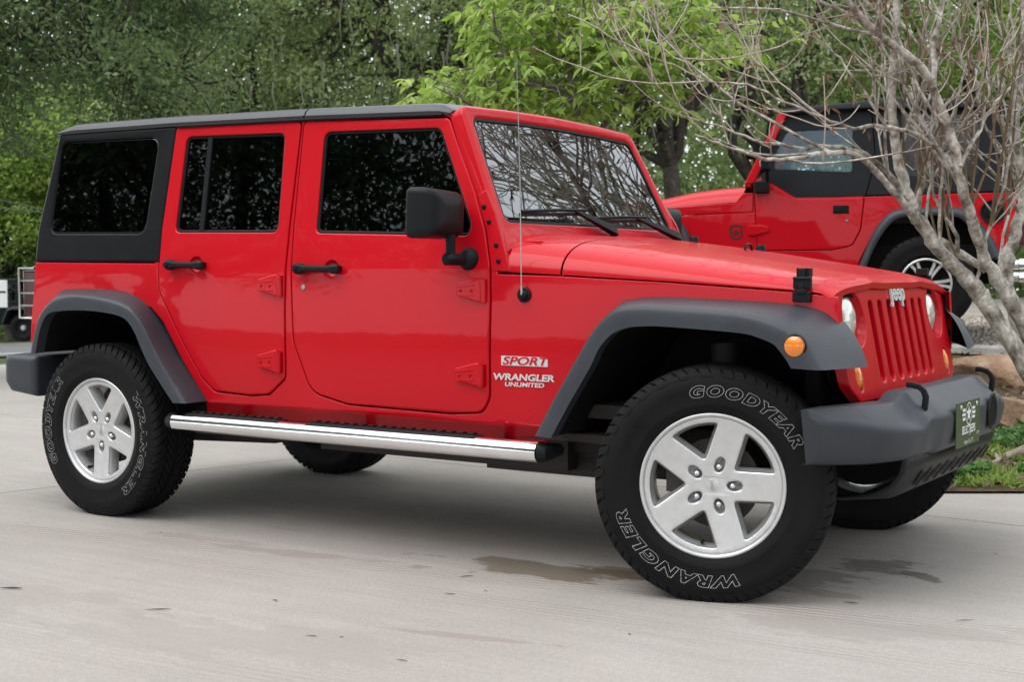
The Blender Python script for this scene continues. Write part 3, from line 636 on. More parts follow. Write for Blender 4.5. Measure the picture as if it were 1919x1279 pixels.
# side steps --------------------------------------------------------------------------------
for s in (1, -1):
    a = at(331, 784, 1, -.9); b = at(1012, 854, 1, -.9); z = (a.z+b.z)/2-.002; Rr = .039
    V3 = lambda x, y, zz: Vector((x, -s*y, zz))
    mb = MB(); mb.tube([V3(a.x, .9, z), V3(b.x, .9, z)], Rr, 28, caps=True); st = mesh_at(mb, 'side_step', CHROME, angle=50)
    mb = MB()
    mb.tube([V3(b.x-.002, .9, z), V3(b.x+.008, .898, z), V3(b.x+.016, .88, z), V3(b.x+.018, .80, z)], [Rr*.99, Rr*.97, Rr*.85, Rr*.6], 20)
    P(mb.build('step_end_cap', BLACKP), st); mb = MB()
    mb.tube([V3(a.x+.002, .9, z), V3(a.x-.025, .895, z), V3(a.x-.05, .86, z), V3(a.x-.06, .80, z)], [Rr*.99, Rr*.97, Rr*.85, Rr*.6], 20)
    P(mb.build('step_end_cap', BLACKP), st)
    for x in (a.x+.25, (a.x+b.x)/2, b.x-.25):
        mb = MB(); mb.tube([V3(x, .88, z-.01), V3(x, .72, z+.0), V3(x, .55, z+.02)], .02, 8); P(mb.build('step_bracket', DARK), st)
    for p0, p1 in ((352, 528), (577, 896)):
        xa = at(p0, np.interp(p0, [331, 1012], [770, 835]), 1, -.9).x; xb = at(p1, np.interp(p1, [331, 1012], [770, 835]), 1, -.9).x
        mb = MB(); sec = [(.921, z+.031), (.923, z+.036), (.915, z+.042), (.905, z+.044), (.87, z+.044), (.855, z+.040), (.857, z+.01), (.9, z+.02)]
        mb.loft([[V3(x, q[0]-.0, q[1]-e) for q in sec] for x, e in ((xa, .006), (xa+.012, 0), (xb-.012, 0), (xb, .006))])
        pd = P(mb.build('step_pad', BLACKP, bevel=.002), st)
        n = int((xb-xa)/.048); nub = None
        for k in range(n):
            x = xa+.035+k*(xb-xa-.07)/max(n-1, 1)
            if nub is None:
                x_first = x; mb = MB(); mb.box(V3(x, .886, z+.0455), (.026, .03, .009)); nub = P(mb.build('tread_nub', BLACKP, bevel=.002), st)
            else:
                c_ = nub.copy(); COL.objects.link(c_); c_.location.x = x-x_first

# under the car ------------------------------------------------------------------------------
mb = MB()
for s in (1, -1):
    mb.box((-1.55, -s*.44, .47), (3.7, .08, .12))
    mb.box((-1.2, -s*.60, .50), (1.9, .26, .03))
    mb.tube([(-.05, -s*.45, .36), (-.6, -s*.42, .36), (-.95, -s*.42, .42)], .035, 8)
    mb.tube([(-2.9, -s*.45, .34), (-2.3, -s*.42, .36), (-1.95, -s*.42, .42)], .035, 8)
    mb.tube([(0.02, -s*.56, .42), (-.03, -s*.52, .85)], .05, 10); mb.tube([(-2.98, -s*.56, .42), (-2.92, -s*.5, .85)], .05, 10)
mb.box((-1.6, 0, .60), (3.6, 1.44, .05)); mb.box((-3.2, 0, .60), (.4, .6, .2)); mb.box((-1.35, 0, .42), (.5, .9, .1)); mb.box((-.8, -.2, .38), (.62, .5, .14)); mb.box((-2.2, .15, .44), (.8, .5, .18))
mb.box((-1.3, -.5, .41), (1.25, .07, .14))
mb.tube([(-.95, 0, .48), (-2.94, 0, .40)], .035, 8); mb.tube([(-.6, .1, .45), (.0, .2, .40)], .03, 8)
mb.tube([(-.6, -.3, .42), (-1.2, -.32, .38), (-2.2, -.35, .42), (-2.6, -.3, .46)], .032, 10); mb.tube([(-2.75, -.55, .5), (-2.75, .55, .5)], .09, 14)
mesh_at(mb, 'chassis', RUST, angle=50)
for X in (.05, -2.947):
    mb = MB(); mb.tube([(X, -.72, .393), (X, .72, .393)], .042, 12); mb.lathe([(.001, .13), (.07, .12), (.115, .07), (.13, 0), (.115, -.07), (.07, -.12), (.001, -.13)], (X, .2 if X == 0 else 0, .40), (1, 0, 0), 16)
    mesh_at(mb, 'axle', RUST)
# cabin ---------------------------------------------------------------------------------------
mb = MB(); mb.box((-.96, 0, 1.08), (.3, 1.36, .26)); mb.box((-1.05, .37, 1.2), (.16, .34, .06)); mesh_at(mb, 'dashboard', SEAT, bevel=.03)
mb = MB(); c = Vector((-1.36, .38, 1.16)); ax = Vector((-.9, 0, .42)).normalized(); e1 = Vector((0, 1, 0)); e2 = ax.cross(e1)
mb.tube([c+(e1*math.cos(t)+e2*math.sin(t))*.185 for t in np.linspace(0, 2*math.pi, 33)], .014, 8, caps=False)
for t in (0, 2.1, 4.2): mb.tube([c, c+(e1*math.cos(t+.5)+e2*math.sin(t+.5))*.18], .014, 6)
mb.tube([c, c-ax*.3], .03, 8); mesh_at(mb, 'steering_wheel', BLACKP)
for X in (-1.75, -2.62):
    for s in ((1, -1) if X > -2 else (.9, -.9)):
        mb = MB(); mb.box((X, -s*.38, .85), (.5, .5, .16)); bk = Matrix.Rotation(RAD(-14), 3, 'Y'); mb.box((X-.27, -s*.38, 1.16), (.12, .48, .62), bk, .85); mb.box((X-.37, -s*.38, 1.54), (.09, .26, .16), bk)
        mesh_at(mb, 'seat', SEAT, bevel=.04, bseg=3)
mb = MB()
for s in (1, -1): mb.tube([(-1.12, -s*.62, 1.1), (-1.32, -s*.6, 1.66), (-2.1, -s*.6, 1.68), (-3.1, -s*.62, 1.62), (-3.3, -s*.64, 1.1)], .035, 10); mb.tube([(-2.1, -s*.62, .7), (-2.1, -s*.6, 1.68)], .035, 10)
mb.tube([(-2.1, -.6, 1.68), (-2.1, .6, 1.68)], .035, 10); mesh_at(mb, 'roll_cage', SEAT)
mb = MB(); mb.box((-1.30, 0, 1.62), (.03, .22, .07)); mesh_at(mb, 'inside_mirror', BLACKP, bevel=.01)
# ------------------------------------------------------------------ wheels
def ring_pts(r, y, n): return [Vector((r*math.cos(2*math.pi*k/n), y, r*math.sin(2*math.pi*k/n))) for k in range(n)]
def tyre_mesh(R, W, rim, lugs, flat, bold=False, sq=.84):
    """outer wall at y = -W/2; a tyre with moulded tread blocks"""
    h = W/2; ri = rim
    wall = [(ri-.008, -h+.035), (ri+.002, -h+.022), (ri+.012, -h+.016), (ri+.03, -h+.008), (ri+.036, -h+.0065), (ri+.04, -h+.0075), ((ri+R)/2, -h+.001), ((ri+R)/2+.018, -h+.0002), (R-.040, -h+.006), (R-.034, -h+.009), (R-.031, -h+.0085), (R-.022, -h+.016), (R-.013, -h+.034), (R-.0085, -h+.06), (R-.008, 0)]
    prof = wall+[(r, -y) for r, y in wall[-2::-1]]
    n = 112; mb = MB(); mb.loft([ring_pts(r, y, n) for r, y in prof], True, False)
    car_ = (mb.v, mb.f)
    tb = MB(); d = 2*math.pi/lugs
    def blk(a0, a1, pts_o, skew=0, ang=0):
        """pts_o: profile of (r, y) pairs outwards; swept from a0 to a1, with a0 shifting along y by skew"""
        s0 = []; s1 = []
        y0 = pts_o[0][1]; y1 = pts_o[-1][1]
        for r, y in pts_o:
            t = skew*(y-y0)
            s0.append(Vector((r*math.cos(a0+t), y, r*math.sin(a0+t)))); s1.append(Vector((r*math.cos(a1+t), y, r*math.sin(a1+t))))
        n = len(pts_o); tb.add(s0+s1, [tuple(range(n)), tuple(range(n, 2*n))[::-1]]+[(k, k+1, n+k+1, n+k) for k in range(n-1)]+[(n-1, 0, n, 2*n-1)])
    tr = R; w = W
    for k in range(lugs):
        a = k*d
        for sd in (-1, 1):
            ln = .74 if k % 2 else .80; ex = .0 if k % 2 else .006
            P1 = [(tr-.004, sd*w*.235), (tr-.0005, sd*w*.255), (tr-.0035, sd*w*.38), (tr-.011, sd*(h-.018)), (tr-.024-ex, sd*(h-.009)), (tr-.036-ex*2, sd*(h-.005)), (tr-.040-ex*2, sd*(h-.012)), (tr-.022, sd*(h-.03)), (tr-.016, sd*w*.235)]
            blk(a, a+d*ln, P1, -2.2*sd if not bold else -1.2*sd)
            P2 = [(tr-.012, sd*w*.05), (tr+.0, sd*w*.06), (tr-.0005, sd*w*.205), (tr-.012, sd*w*.215)]
            blk(a+d*(.5 if sd > 0 else 0), a+d*((.5 if sd > 0 else 0)+.78), P2, 3.5*sd)
    for P_ in (car_[0], tb.v):
        for i, v in enumerate(P_):
            if v[2] < -flat: P_[i] = (v[0], v[1]+math.copysign(min((-flat-v[2])*.5, .01), v[1]), -flat)
    return car_, (tb.v, tb.f)
def rotY(v, a):
    c, s = math.cos(a), math.sin(a); return Vector((v[0]*c-v[2]*s, v[1], v[0]*s+v[2]*c))
def arc_text(body, size, rm, amid, sx, ywall, bold, outline, shear=.12, spacing=1.16):
    vs, fs = text_geo(body, size, shear, bold, outline, sx=sx, spacing=spacing); out = []
    for v in vs:
        a = amid-v.x/rm; r = rm+v.y; out.append(Vector((r*math.cos(a), ywall(r)-.0006-v.z, r*math.sin(a))))
    return out, fs
def make_wheel(parent, x, s, steer, rimrot, textrot, R=.405, W=.258, rim=.243, zc=.393, ytrack=.777):
    w = bpy.data.objects.new('wheel', None); COL.objects.link(w); w.parent = parent; w.matrix_parent_inverse = Matrix.Translation(-CARLOC)
    w.location = (x, -s*ytrack, zc); w.rotation_euler = (0, 0, (0 if s > 0 else math.pi)+steer); w.empty_display_size = .1
    h = W/2
    (cv, cf), (tv, tf) = tyre_mesh(R, W, rim, 62, zc)
    L = lambda name, v, f, m, **k: link_mesh(name, v, f, m, w, **k)
    L('tyre', cv, cf, RUBBER, angle=50); L('tyre_tread', tv, tf, TREAD, smooth=False)
    wall = [(rim+.03, -h+.008), ((rim+R)/2, -h+.001), ((rim+R)/2+.018, -h+.0002), (R-.040, -h+.006)]
    yw = lambda r: float(np.interp(r, [q[0] for q in wall], [q[1] for q in wall]))
    rm = .3185
    for body, am, sx in (('GOODYEAR', 66, 1.30), ('WRANGLER', -117, 1.55)):
        v, f = arc_text(body, .051, rm, RAD(am)+textrot, sx, yw, .0026, .0005, .22, 1.26); L('tyre_lettering', v, f, LETTER, smooth=False)
    v, f = arc_text('SR-A', .03, rm, RAD(148)+textrot, 1.2, yw, .001, 0); L('moulded_lettering', [q+Vector((0, -.0004, 0)) for q in v], f, RUBBER, smooth=False)
    # rim: lip, barrel, five broad spokes with real openings
    mb = MB(); n = 72
    yl = -h+.022
    mb.loft([ring_pts(r, y, n) for r, y in ((rim-.004, yl+.03), (rim+.003, yl+.012), (rim+.004, yl+.002), (rim+.001, yl-.003), (rim-.005, yl-.003), (rim-.009, yl+.001), (rim-.0105, yl+.006))], True, False)
    L('rim_lip', mb.v, mb.f, ALLOY, angle=60)
    mb = MB(); mb.loft([ring_pts(r, y, n) for r, y in ((rim-.010, yl+.006), (rim-.026, yl+.045), (rim-.034, yl+.09), (rim-.03, yl+.16), (rim-.005, yl+.205))], True, False)
    L('rim_barrel', mb.v, mb.f, ALLOY, angle=60)
    Rf = rim-.0095
    fy = lambda r: yl+.006+.011*(1-(r/Rf)**2)*1.0+(.004 if r < .03 else 0)
    wins = []
    for k in range(5):
        a = RAD(36+72*k)+rimrot; ro = Rf*.905; ha = RAD(22.5); tip = Rf*.375
        pts = [(tip*math.cos(a), tip*math.sin(a))]+[(ro*math.cos(a+t), ro*math.sin(a+t)) for t in np.linspace(-ha, ha, 9)]
        wins.append(rnd(pts, [.012, .016]+[0]*7+[.016], 5))
    nuts = []
    for k in range(5):
        a = RAD(72*k)+rimrot; nuts.append((a, (.0665*math.cos(a), .0665*math.sin(a))))
    pock = [[(.0735*math.cos(a)+(.026*math.cos(t)*math.cos(a)-.0165*math.sin(t)*math.sin(a)), .0735*math.sin(a)+(.026*math.cos(t)*math.sin(a)+.0165*math.sin(t)*math.cos(a))) for t in np.linspace(0, 2*math.pi, 19)[:-1]] for a, c in nuts]
    outer = [(Rf*math.cos(t), Rf*math.sin(t)) for t in np.linspace(0, 2*math.pi, 73)[:-1]]
    o = plate('rim_spokes', outer, wins+pock, ALLOY, None, 1, 0, .034, .006, yf=lambda x, z: 0, zcuts=list(np.linspace(-.2, .2, 13)), xcuts=list(np.linspace(-.2, .2, 13)))
    for v in o.data.vertices:
        r = math.hypot(v.co.x, v.co.z); d = v.co.y
        v.co.y = fy(r)+d
        if d > .02:                                       # draft: openings narrow towards the back
            for (ww) in wins:
                pass
    o.data.update(); o.parent = w
    # drafted inner walls of the openings and cups round the nuts
    mb = MB()
    for ww in wins:
        l0 = offset(ww, .001); l1 = offset(ww, .010)
        f3 = lambda L_, d: [Vector((p[0], fy(math.hypot(*p))+d, p[1])) for p in L_]
        mb.loft([f3(l0, .008), f3(l1, .036), f3(offset(ww, .004), .060)], True, False)
    L('spoke_wall', mb.v, mb.f, ALLOY, angle=60)
    for (a, c), pk in zip(nuts, pock):
        mb = MB(); sh = lambda k, d: [Vector((c[0]+(p[0]-c[0])*k, fy(.07)+d, c[1]+(p[1]-c[1])*k)) for p in pk]
        mb.loft([sh(1.0, .004), sh(.9, .012), sh(.72, .024), sh(.02, .026)], True, False); L('nut_pocket', mb.v, mb.f, ALLOYD, angle=60)
        mb = MB(); hx = [Vector((c[0]+.0105*math.cos(t), 0, c[1]+.0105*math.sin(t))) for t in np.linspace(0, 2*math.pi, 7)[:-1]]
        mb.lathe([(.001, .0235), (.005, .0225), (.009, .018), (.0105, .012), (.0105, -.002), (.0125, -.004)], (c[0], fy(.07)+.018, c[1]), (0, -1, 0), 12); L('lug_nut', mb.v, mb.f, CHROME, angle=40)
    mb = MB(); mb.lathe([(.001, .0045), (.02, .004), (.0255, .0025), (.0275, -.002), (.0285, -.004)], (0, fy(0)+.001, 0), (0, -1, 0), 32); cap = L('hub_cap', mb.v, mb.f, ALLOY)
    vs, fs = text_geo('Jeep', .021, 0, .0005); L('cap_lettering', [rotY(Vector((v.x, fy(0)-.0042, v.y)), RAD(-78)+rimrot) for v in vs], fs, ALLOYD, smooth=False)
    a = RAD(-100)+(rimrot if s > 0 else 0); c = Vector((.198*math.cos(a), fy(.198)+.026, .198*math.sin(a)))
    mb = MB(); mb.tube([c+Vector((0, .02, 0)), c-Vector((0, .012, 0))], .0045, 8); mb.tube([c-Vector((0, .004, 0)), c-Vector((0, .018, 0))], .006, 8); L('valve_stem', mb.v, mb.f, BLACKP)
    mb = MB(); mb.lathe([(.001, .0), (.06, .0), (.09, -.01), (.152, -.012), (.152, -.034), (.06, -.034)], (0, yl+.07, 0), (0, -1, 0), 36); mb.box((-.13, yl+.085, .04), (.06, .09, .14)); 
    if s < 0:
        m2 = MB(); m2.lathe([(.001, .0), (rim-.04, 0), (rim-.04, -.03), (.001, -.03)], (0, .06, 0), (0, -1, 0), 36); L('wheel_shade_disc', m2.v, m2.f, DARK)  # dark disc added to stand for the shade inside the left wheels
    L('brake_disc', mb.v, mb.f, RUST, angle=40)
    return w
make_wheel(car, .058, 1, RAD(18), RAD(0), 0)
make_wheel(car, -2.947, 1, 0, RAD(-18), RAD(108), R=.398, rim=.238, zc=.387)
make_wheel(car, .05, -1, RAD(18), RAD(20), 1)
make_wheel(car, -2.947, -1, 0, RAD(50), 2, R=.398, rim=.238, zc=.387)
# ------------------------------------------------------------------ ground
NX, NY = -.546, .838                          # across the planting bed; the bed edge, the kerb and the road run square to this
def sstep(a, b, x): t = np.clip((x-a)/(b-a), 0, 1); return t*t*(3-2*t)
def t_edge(x): return 1.493+np.maximum(0, -x)*.75
def gh(x, y):
    """ground height"""
    t = NX*x+NY*y
    up = np.clip(.115*(t-t_edge(x)), 0, .42)+.13*sstep(4.9, 6.6, t-np.maximum(0, -x)*.75)
    return up*sstep(-9, -5, x)-.04*np.clip(-x-8, 0, 60)*1.0
def yedge(x): return (t_edge(x)+.546*x)/.838
def grid(xs, ys, off=0.0, fy=None):
    vs = []; fs = []
    for x in xs:
        col = ys if fy is None else fy(x)
        for y in col: vs.append((x, y, float(gh(x, y))+off))
    n = len(vs)//len(xs)
    for i in range(len(xs)-1):
        for j in range(n-1): a = i*n+j; fs.append((a, a+n, a+n+1, a+1))
    return vs, fs
def noise_mat(name, cols, scale, rough=.9, detail=8, bump=.6, bscale=40, bdist=.02, pos=(.3, .5, .7), scale2=0, fac2=.3):
    m = bpy.data.materials.new(name); m.use_nodes = True; nt = m.node_tree; p = nt.nodes["Principled BSDF"]; p.inputs['Roughness'].default_value = rough
    p.inputs['Specular IOR Level'].default_value = .25
    tc = nt.nodes.new("ShaderNodeTexCoord"); n = nt.nodes.new("ShaderNodeTexNoise"); n.inputs['Scale'].default_value = scale; n.inputs['Detail'].default_value = detail
    n.inputs['Roughness'].default_value = .65
    r = nt.nodes.new("ShaderNodeValToRGB"); nt.links.new(tc.outputs['Object'], n.inputs['Vector']); nt.links.new(n.outputs[0], r.inputs[0])
    el = r.color_ramp.elements
    while len(el) < len(cols): el.new(.5)
    for e, c, q in zip(el, cols, pos): e.color = (*c, 1); e.position = q
    out = r.outputs[0]
    if scale2:
        n2 = nt.nodes.new("ShaderNodeTexNoise"); n2.inputs['Scale'].default_value = scale2; n2.inputs['Detail'].default_value = 3; nt.links.new(tc.outputs['Object'], n2.inputs['Vector'])
        mr = nt.nodes.new("ShaderNodeMapRange"); mr.inputs[1].default_value = .3; mr.inputs[2].default_value = .7; mr.inputs[3].default_value = 1-fac2; mr.inputs[4].default_value = 1+fac2; nt.links.new(n2.outputs[0], mr.inputs[0])
        x = nt.nodes.new("ShaderNodeMix"); x.data_type = 'RGBA'; x.blend_type = 'MULTIPLY'; x.inputs[0].default_value = 1; nt.links.new(out, x.inputs[6]); nt.links.new(mr.outputs[0], x.inputs[7]); out = x.outputs[2]
    nt.links.new(out, p.inputs['Base Color'])
    if bump:
        n3 = nt.nodes.new("ShaderNodeTexNoise"); n3.inputs['Scale'].default_value = bscale; n3.inputs['Detail'].default_value = 5; nt.links.new(tc.outputs['Object'], n3.inputs['Vector'])
        b = nt.nodes.new("ShaderNodeBump"); b.inputs['Strength'].default_value = bump; b.inputs['Distance'].default_value = bdist; nt.links.new(n3.outputs[0], b.inputs['Height']); nt.links.new(b.outputs[0], p.inputs['Normal'])
    return m
M_SOIL = noise_mat('earth', [(.03, .018, .010), (.07, .045, .026), (.11, .08, .05)], 14, bump=1, bscale=30, scale2=1.2)
M_GRASSG = noise_mat('lawn', [(.03, .045, .012), (.06, .085, .022), (.11, .12, .05)], 6, bump=1, bscale=50, scale2=.4)
M_ASPH = noise_mat('asphalt', [(.10, .10, .105), (.15, .15, .155), (.2, .2, .2)], 60, bump=.4, bscale=120, scale2=.6, fac2=.12)
M_GRAVEL = noise_mat('gravel_bed', [(.14, .12, .10), (.30, .27, .23), (.46, .43, .38)], 30, bump=1, bscale=45, scale2=3, bdist=.03)
M_KERB = noise_mat('kerb_concrete', [(.22, .21, .19), (.33, .32, .30), (.42, .41, .38)], 8, bump=.5, bscale=60, scale2=1.5)
M_ROCK = noise_mat('rock_brown', [(.16, .095, .06), (.29, .19, .125), (.40, .30, .22)], 5, bump=1, bscale=14, bdist=.03, scale2=1.5)

# concrete with its stains, tyre tracks and broom marks
def concrete():
    m = bpy.data.materials.new('driveway_concrete'); m.use_nodes = True; nt = m.node_tree; N = nt.nodes; L = nt.links; p = N["Principled BSDF"]
    tc = N.new("ShaderNodeTexCoord"); vec = tc.outputs['Object']
    def noise(scale, detail=6, rough=.6, v=None, dist=0):
        n = N.new("ShaderNodeTexNoise"); n.inputs['Scale'].default_value = scale; n.inputs['Detail'].default_value = detail; n.inputs['Roughness'].default_value = rough; n.inputs['Distortion'].default_value = dist
        L.new(v or vec, n.inputs['Vector']); return n.outputs[0]
    def rng(v, a, b, c, d, smooth=False):
        r = N.new("ShaderNodeMapRange"); r.inputs[1].default_value = a; r.inputs[2].default_value = b; r.inputs[3].default_value = c; r.inputs[4].default_value = d
        if smooth: r.interpolation_type = 'SMOOTHSTEP'
        L.new(v, r.inputs[0]); return r.outputs[0]
    def mth(op, a, b=None):
        n = N.new("ShaderNodeMath"); n.operation = op
        for i, q in enumerate((a, b)):
            if q is None: continue
            if isinstance(q, (int, float)): n.inputs[i].default_value = q
            else: L.new(q, n.inputs[i])
        return n.outputs[0]
    def mixc(f, a, b, mode='MIX'):
        x = N.new("ShaderNodeMix"); x.data_type = 'RGBA'; x.blend_type = mode
        for k, q in ((0, f), (6, a), (7, b)):
            if isinstance(q, tuple): x.inputs[k].default_value = (*q, 1)
            elif isinstance(q, (int, float)): x.inputs[k].default_value = q
            else: L.new(q, x.inputs[k])
        return x.outputs[2]
    def mapping(loc=(0, 0, 0), rot=(0, 0, 0), sc=(1, 1, 1)):
        q = N.new("ShaderNodeMapping"); q.inputs[1].default_value = loc; q.inputs[2].default_value = rot; q.inputs[3].default_value = sc; L.new(vec, q.inputs[0]); return q.outputs[0]
    col = mixc(rng(noise(.55, 6), .3, .7, 0, 1), (.315, .288, .264), (.40, .373, .347))
    col = mixc(rng(noise(3.2, 8, .7), .35, .7, 0, .5), col, (.33, .296, .265))
    # broom marks, along the drive
    br = noise(3, 8, .75, mapping(rot=(0, 0, RAD(-8)), sc=(.35, 6, 1)))
    col = mixc(1, col, rng(br, .25, .75, .90, 1.08), 'MULTIPLY')
    fine = noise(170, 3, .8); col = mixc(1, col, rng(fine, .25, .75, .74, 1.24), 'MULTIPLY')
    grit = noise(60, 4, .8); col = mixc(1, col, rng(grit, .3, .7, .86, 1.11), 'MULTIPLY')
    pit = N.new("ShaderNodeTexVoronoi"); pit.inputs['Scale'].default_value = 42; L.new(vec, pit.inputs['Vector'])
    col = mixc(mth('MULTIPLY', rng(pit.outputs['Distance'], .04, .10, 1, 0), rng(noise(6), .5, .6, 0, .55)), col, (.16, .14, .12))
    sx = N.new("ShaderNodeSeparateXYZ"); L.new(vec, sx.inputs[0]); X0, Y0 = sx.outputs[0], sx.outputs[1]
    X = mth('ADD', mth('ADD', mth('MULTIPLY', X0, .9897), mth('MULTIPLY', Y0, .0369)), -.0508); Y = mth('ADD', mth('ADD', mth('MULTIPLY', X0, -.0284), mth('MULTIPLY', Y0, .9905)), -.0545)
    # tyre tracks: curved bands with fine ribs
    for (c0, c1, c2, w, amp) in ((-.905, .085, -.012, .115, .55), (-1.30, .02, -.01, .10, .25), (-2.35, .05, .0, .15, .14), (-3.0, .02, .0, .2, .12)):
        yc = mth('ADD', mth('ADD', mth('MULTIPLY', X, c1), c0), mth('MULTIPLY', mth('MULTIPLY', X, X), c2))
        d = mth('SUBTRACT', Y, yc)
        band = rng(mth('ABSOLUTE', d), w*.75, w, 1, 0, True)
        rib = rng(mth('SINE', mth('MULTIPLY', d, 2*math.pi/.034)), -.2, .7, 0, 1)
        wear = rng(noise(2.3, 5, .6, mapping(sc=(.5, 2, 1))), .4, .62, .15, 1)
        f = mth('MULTIPLY', mth('MULTIPLY', band, rib), mth('MULTIPLY', wear, amp))
        col = mixc(f, col, (.20, .15, .125)); col = mixc(mth('MULTIPLY', mth('MULTIPLY', band, rng(mth('SINE', mth('MULTIPLY', d, 2*math.pi/.034)), -.7, -.3, 1, 0)), mth('MULTIPLY', wear, amp*.5)), col, (.42, .39, .365))
    # oil and water stains with ragged outlines of their own
    wob = noise(4.2, 5, .6, mapping(sc=(.8, 1.6, 1))); wob2 = noise(14, 4, .6, mapping(sc=(.6, 1.6, 1)))
    def stain(cx, cy, rx, ry, rot, color, amt, thr=.0):
        nonlocal col
        c, s = math.cos(rot), math.sin(rot)
        dx = mth('SUBTRACT', X, cx); dy = mth('SUBTRACT', Y, cy)
        u = mth('DIVIDE', mth('ADD', mth('MULTIPLY', dx, c), mth('MULTIPLY', dy, s)), rx); v = mth('DIVIDE', mth('SUBTRACT', mth('MULTIPLY', dy, c), mth('MULTIPLY', dx, s)), ry)
        r = mth('SQRT', mth('ADD', mth('MULTIPLY', u, u), mth('MULTIPLY', v, v)))
        r = mth('ADD', mth('ADD', r, rng(wob, .25, .75, -.75, .75)), rng(wob2, .25, .75, -.25, .25))
        col = mixc(rng(r, .72, 1.05, amt*.88, 0, True), col, color)
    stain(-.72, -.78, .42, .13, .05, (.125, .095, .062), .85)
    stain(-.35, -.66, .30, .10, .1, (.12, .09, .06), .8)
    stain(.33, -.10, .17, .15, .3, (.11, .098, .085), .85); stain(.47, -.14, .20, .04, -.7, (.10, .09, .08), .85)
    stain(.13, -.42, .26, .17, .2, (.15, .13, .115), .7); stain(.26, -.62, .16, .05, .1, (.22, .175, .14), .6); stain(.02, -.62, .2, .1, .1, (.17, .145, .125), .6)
    stain(-1.15, -.98, .06, .035, 0, (.19, .155, .13), .6); stain(-2.2, -1.0, .5, .05, .05, (.24, .19, .165), .45); stain(-1.6, -1.02, .5, .05, .12, (.23, .185, .16), .5)
    stain(-.45, -1.72, .35, .03, .2, (.225, .18, .15), .5); stain(.6, -1.0, .5, .12, .3, (.26, .235, .214), .5); stain(-2.4, -2.2, .8, .25, .2, (.28, .255, .235), .5); stain(-1.0, -2.1, .6, .2, .3, (.28, .255, .235), .5)
    L.new(col, p.inputs['Base Color'])
    L.new(rng(noise(5), .3, .7, .62, .85), p.inputs['Roughness']); p.inputs['Specular IOR Level'].default_value = .3
    b = N.new("ShaderNodeBump"); b.inputs['Strength'].default_value = .35; b.inputs['Distance'].default_value = .003
    L.new(mth('ADD', mth('ADD', fine, mth('MULTIPLY', br, 1.2)), grit), b.inputs['Height']); L.new(b.outputs[0], p.inputs['Normal'])
    return m
M_CONC = concrete()
M_JOINT = noise_mat('joint_dirt', [(.03, .027, .02), (.06, .05, .035), (.05, .07, .02)], 9, bump=0)

xs = sorted(set(list(np.linspace(-14, 12, 66))+list(np.linspace(-160, -14, 38))+list(np.linspace(12, 120, 20))))
ys_ = sorted(set(list(np.linspace(-20, 22, 106))+list(np.linspace(22, 160, 30))+list(np.linspace(-120, -20, 18))))
v, f = grid(xs, ys_, -.05)
tag(link_mesh('ground', v, f, M_GRASSG), kind='structure')
# planting bed: earth up to the kerb
v = []; f = []; us = np.linspace(-6, 9, 60); ts = np.linspace(-.02, 3.64, 30)
for u in us:
    for t in ts:
        x = float(u); te = t_edge(x); tt = te+t; y = (tt+.546*x)/.838
        v.append((x, y, float(gh(x, y))+.012+(.012*math.sin(9*x)*math.sin(7*y)+.01*math.sin(23*x+y*5))*min(1, t*2)))
n = len(ts); f = [(i*n+j, (i+1)*n+j, (i+1)*n+j+1, i*n+j+1) for i in range(len(us)-1) for j in range(n-1)]
tag(link_mesh('planting_bed', v, f, M_SOIL), kind='structure')
v = []; ts = np.linspace(3.6, 16, 40)
for u in us:
    for t in ts:
        x = float(u); y = (t_edge(x)+t+.546*x)/.838; v.append((x, y, float(gh(x, y))+.02))
n = len(ts); f = [(i*n+j, (i+1)*n+j, (i+1)*n+j+1, i*n+j+1) for i in range(len(us)-1) for j in range(n-1)]
tag(link_mesh('gravel', v, f, M_GRAVEL), kind='structure')
# driveway: slabs cut apart by real joints
def slab_sheet():
    bm = bmesh.new()
    xs2 = list(np.linspace(-16, 10, 105)); V = []
    def top(x): return float(yedge(x)) if x > -5 else float(yedge(-5)+(-5-x)*1.0)
    rows = []
    for x in xs2:
        T = top(x); rows.append([bm.verts.new((x, y, float(gh(x, y)))) for y in list(np.linspace(-16, -4, 8))+list(np.linspace(-3.5, T, 22))])
    for a, b in zip(rows[:-1], rows[1:]):
        for j in range(len(a)-1): bm.faces.new((a[j], b[j], b[j+1], a[j+1]))
    # joints
    J1 = Vector((.2075, .978, 0)).normalized(); n1 = Vector((J1.y, -J1.x, 0)); J2 = Vector((.997, -.072, 0)).normalized(); n2 = Vector((-J2.y, J2.x, 0))
    lines = [((-3.68, .12), n1), ((-3.68-4.6, .12), n1), ((1.9, .12), n1), ((.121, 1.17), n2), ((.11, 1.106-5.2), n2), ((.11, 5.9), n2)]
    rm = []
    for (px, py), nn in lines:
        for o in (-.0045, .0045):
            bmesh.ops.bisect_plane(bm, geom=bm.verts[:]+bm.edges[:]+bm.faces[:], plane_co=Vector((px, py, 0))+nn*o, plane_no=nn, dist=1e-5)
    for fc in bm.faces:
        c = fc.calc_center_median()
        for (px, py), nn in lines:
            if abs((c-Vector((px, py, c.z))).dot(nn)) < .0044: rm.append(fc); break
    bmesh.ops.delete(bm, geom=rm, context='FACES')
    ext = bmesh.ops.extrude_face_region(bm, geom=bm.faces[:])
    for e in ext['geom']:
        if isinstance(e, bmesh.types.BMVert): e.co.z -= .03
    bmesh.ops.recalc_face_normals(bm, faces=bm.faces)
    me = bpy.data.meshes.new('driveway'); bm.to_mesh(me); bm.free(); return me
o = fin('driveway', slab_sheet(), M_CONC, None, True, angle=30); tag(o, kind='structure')
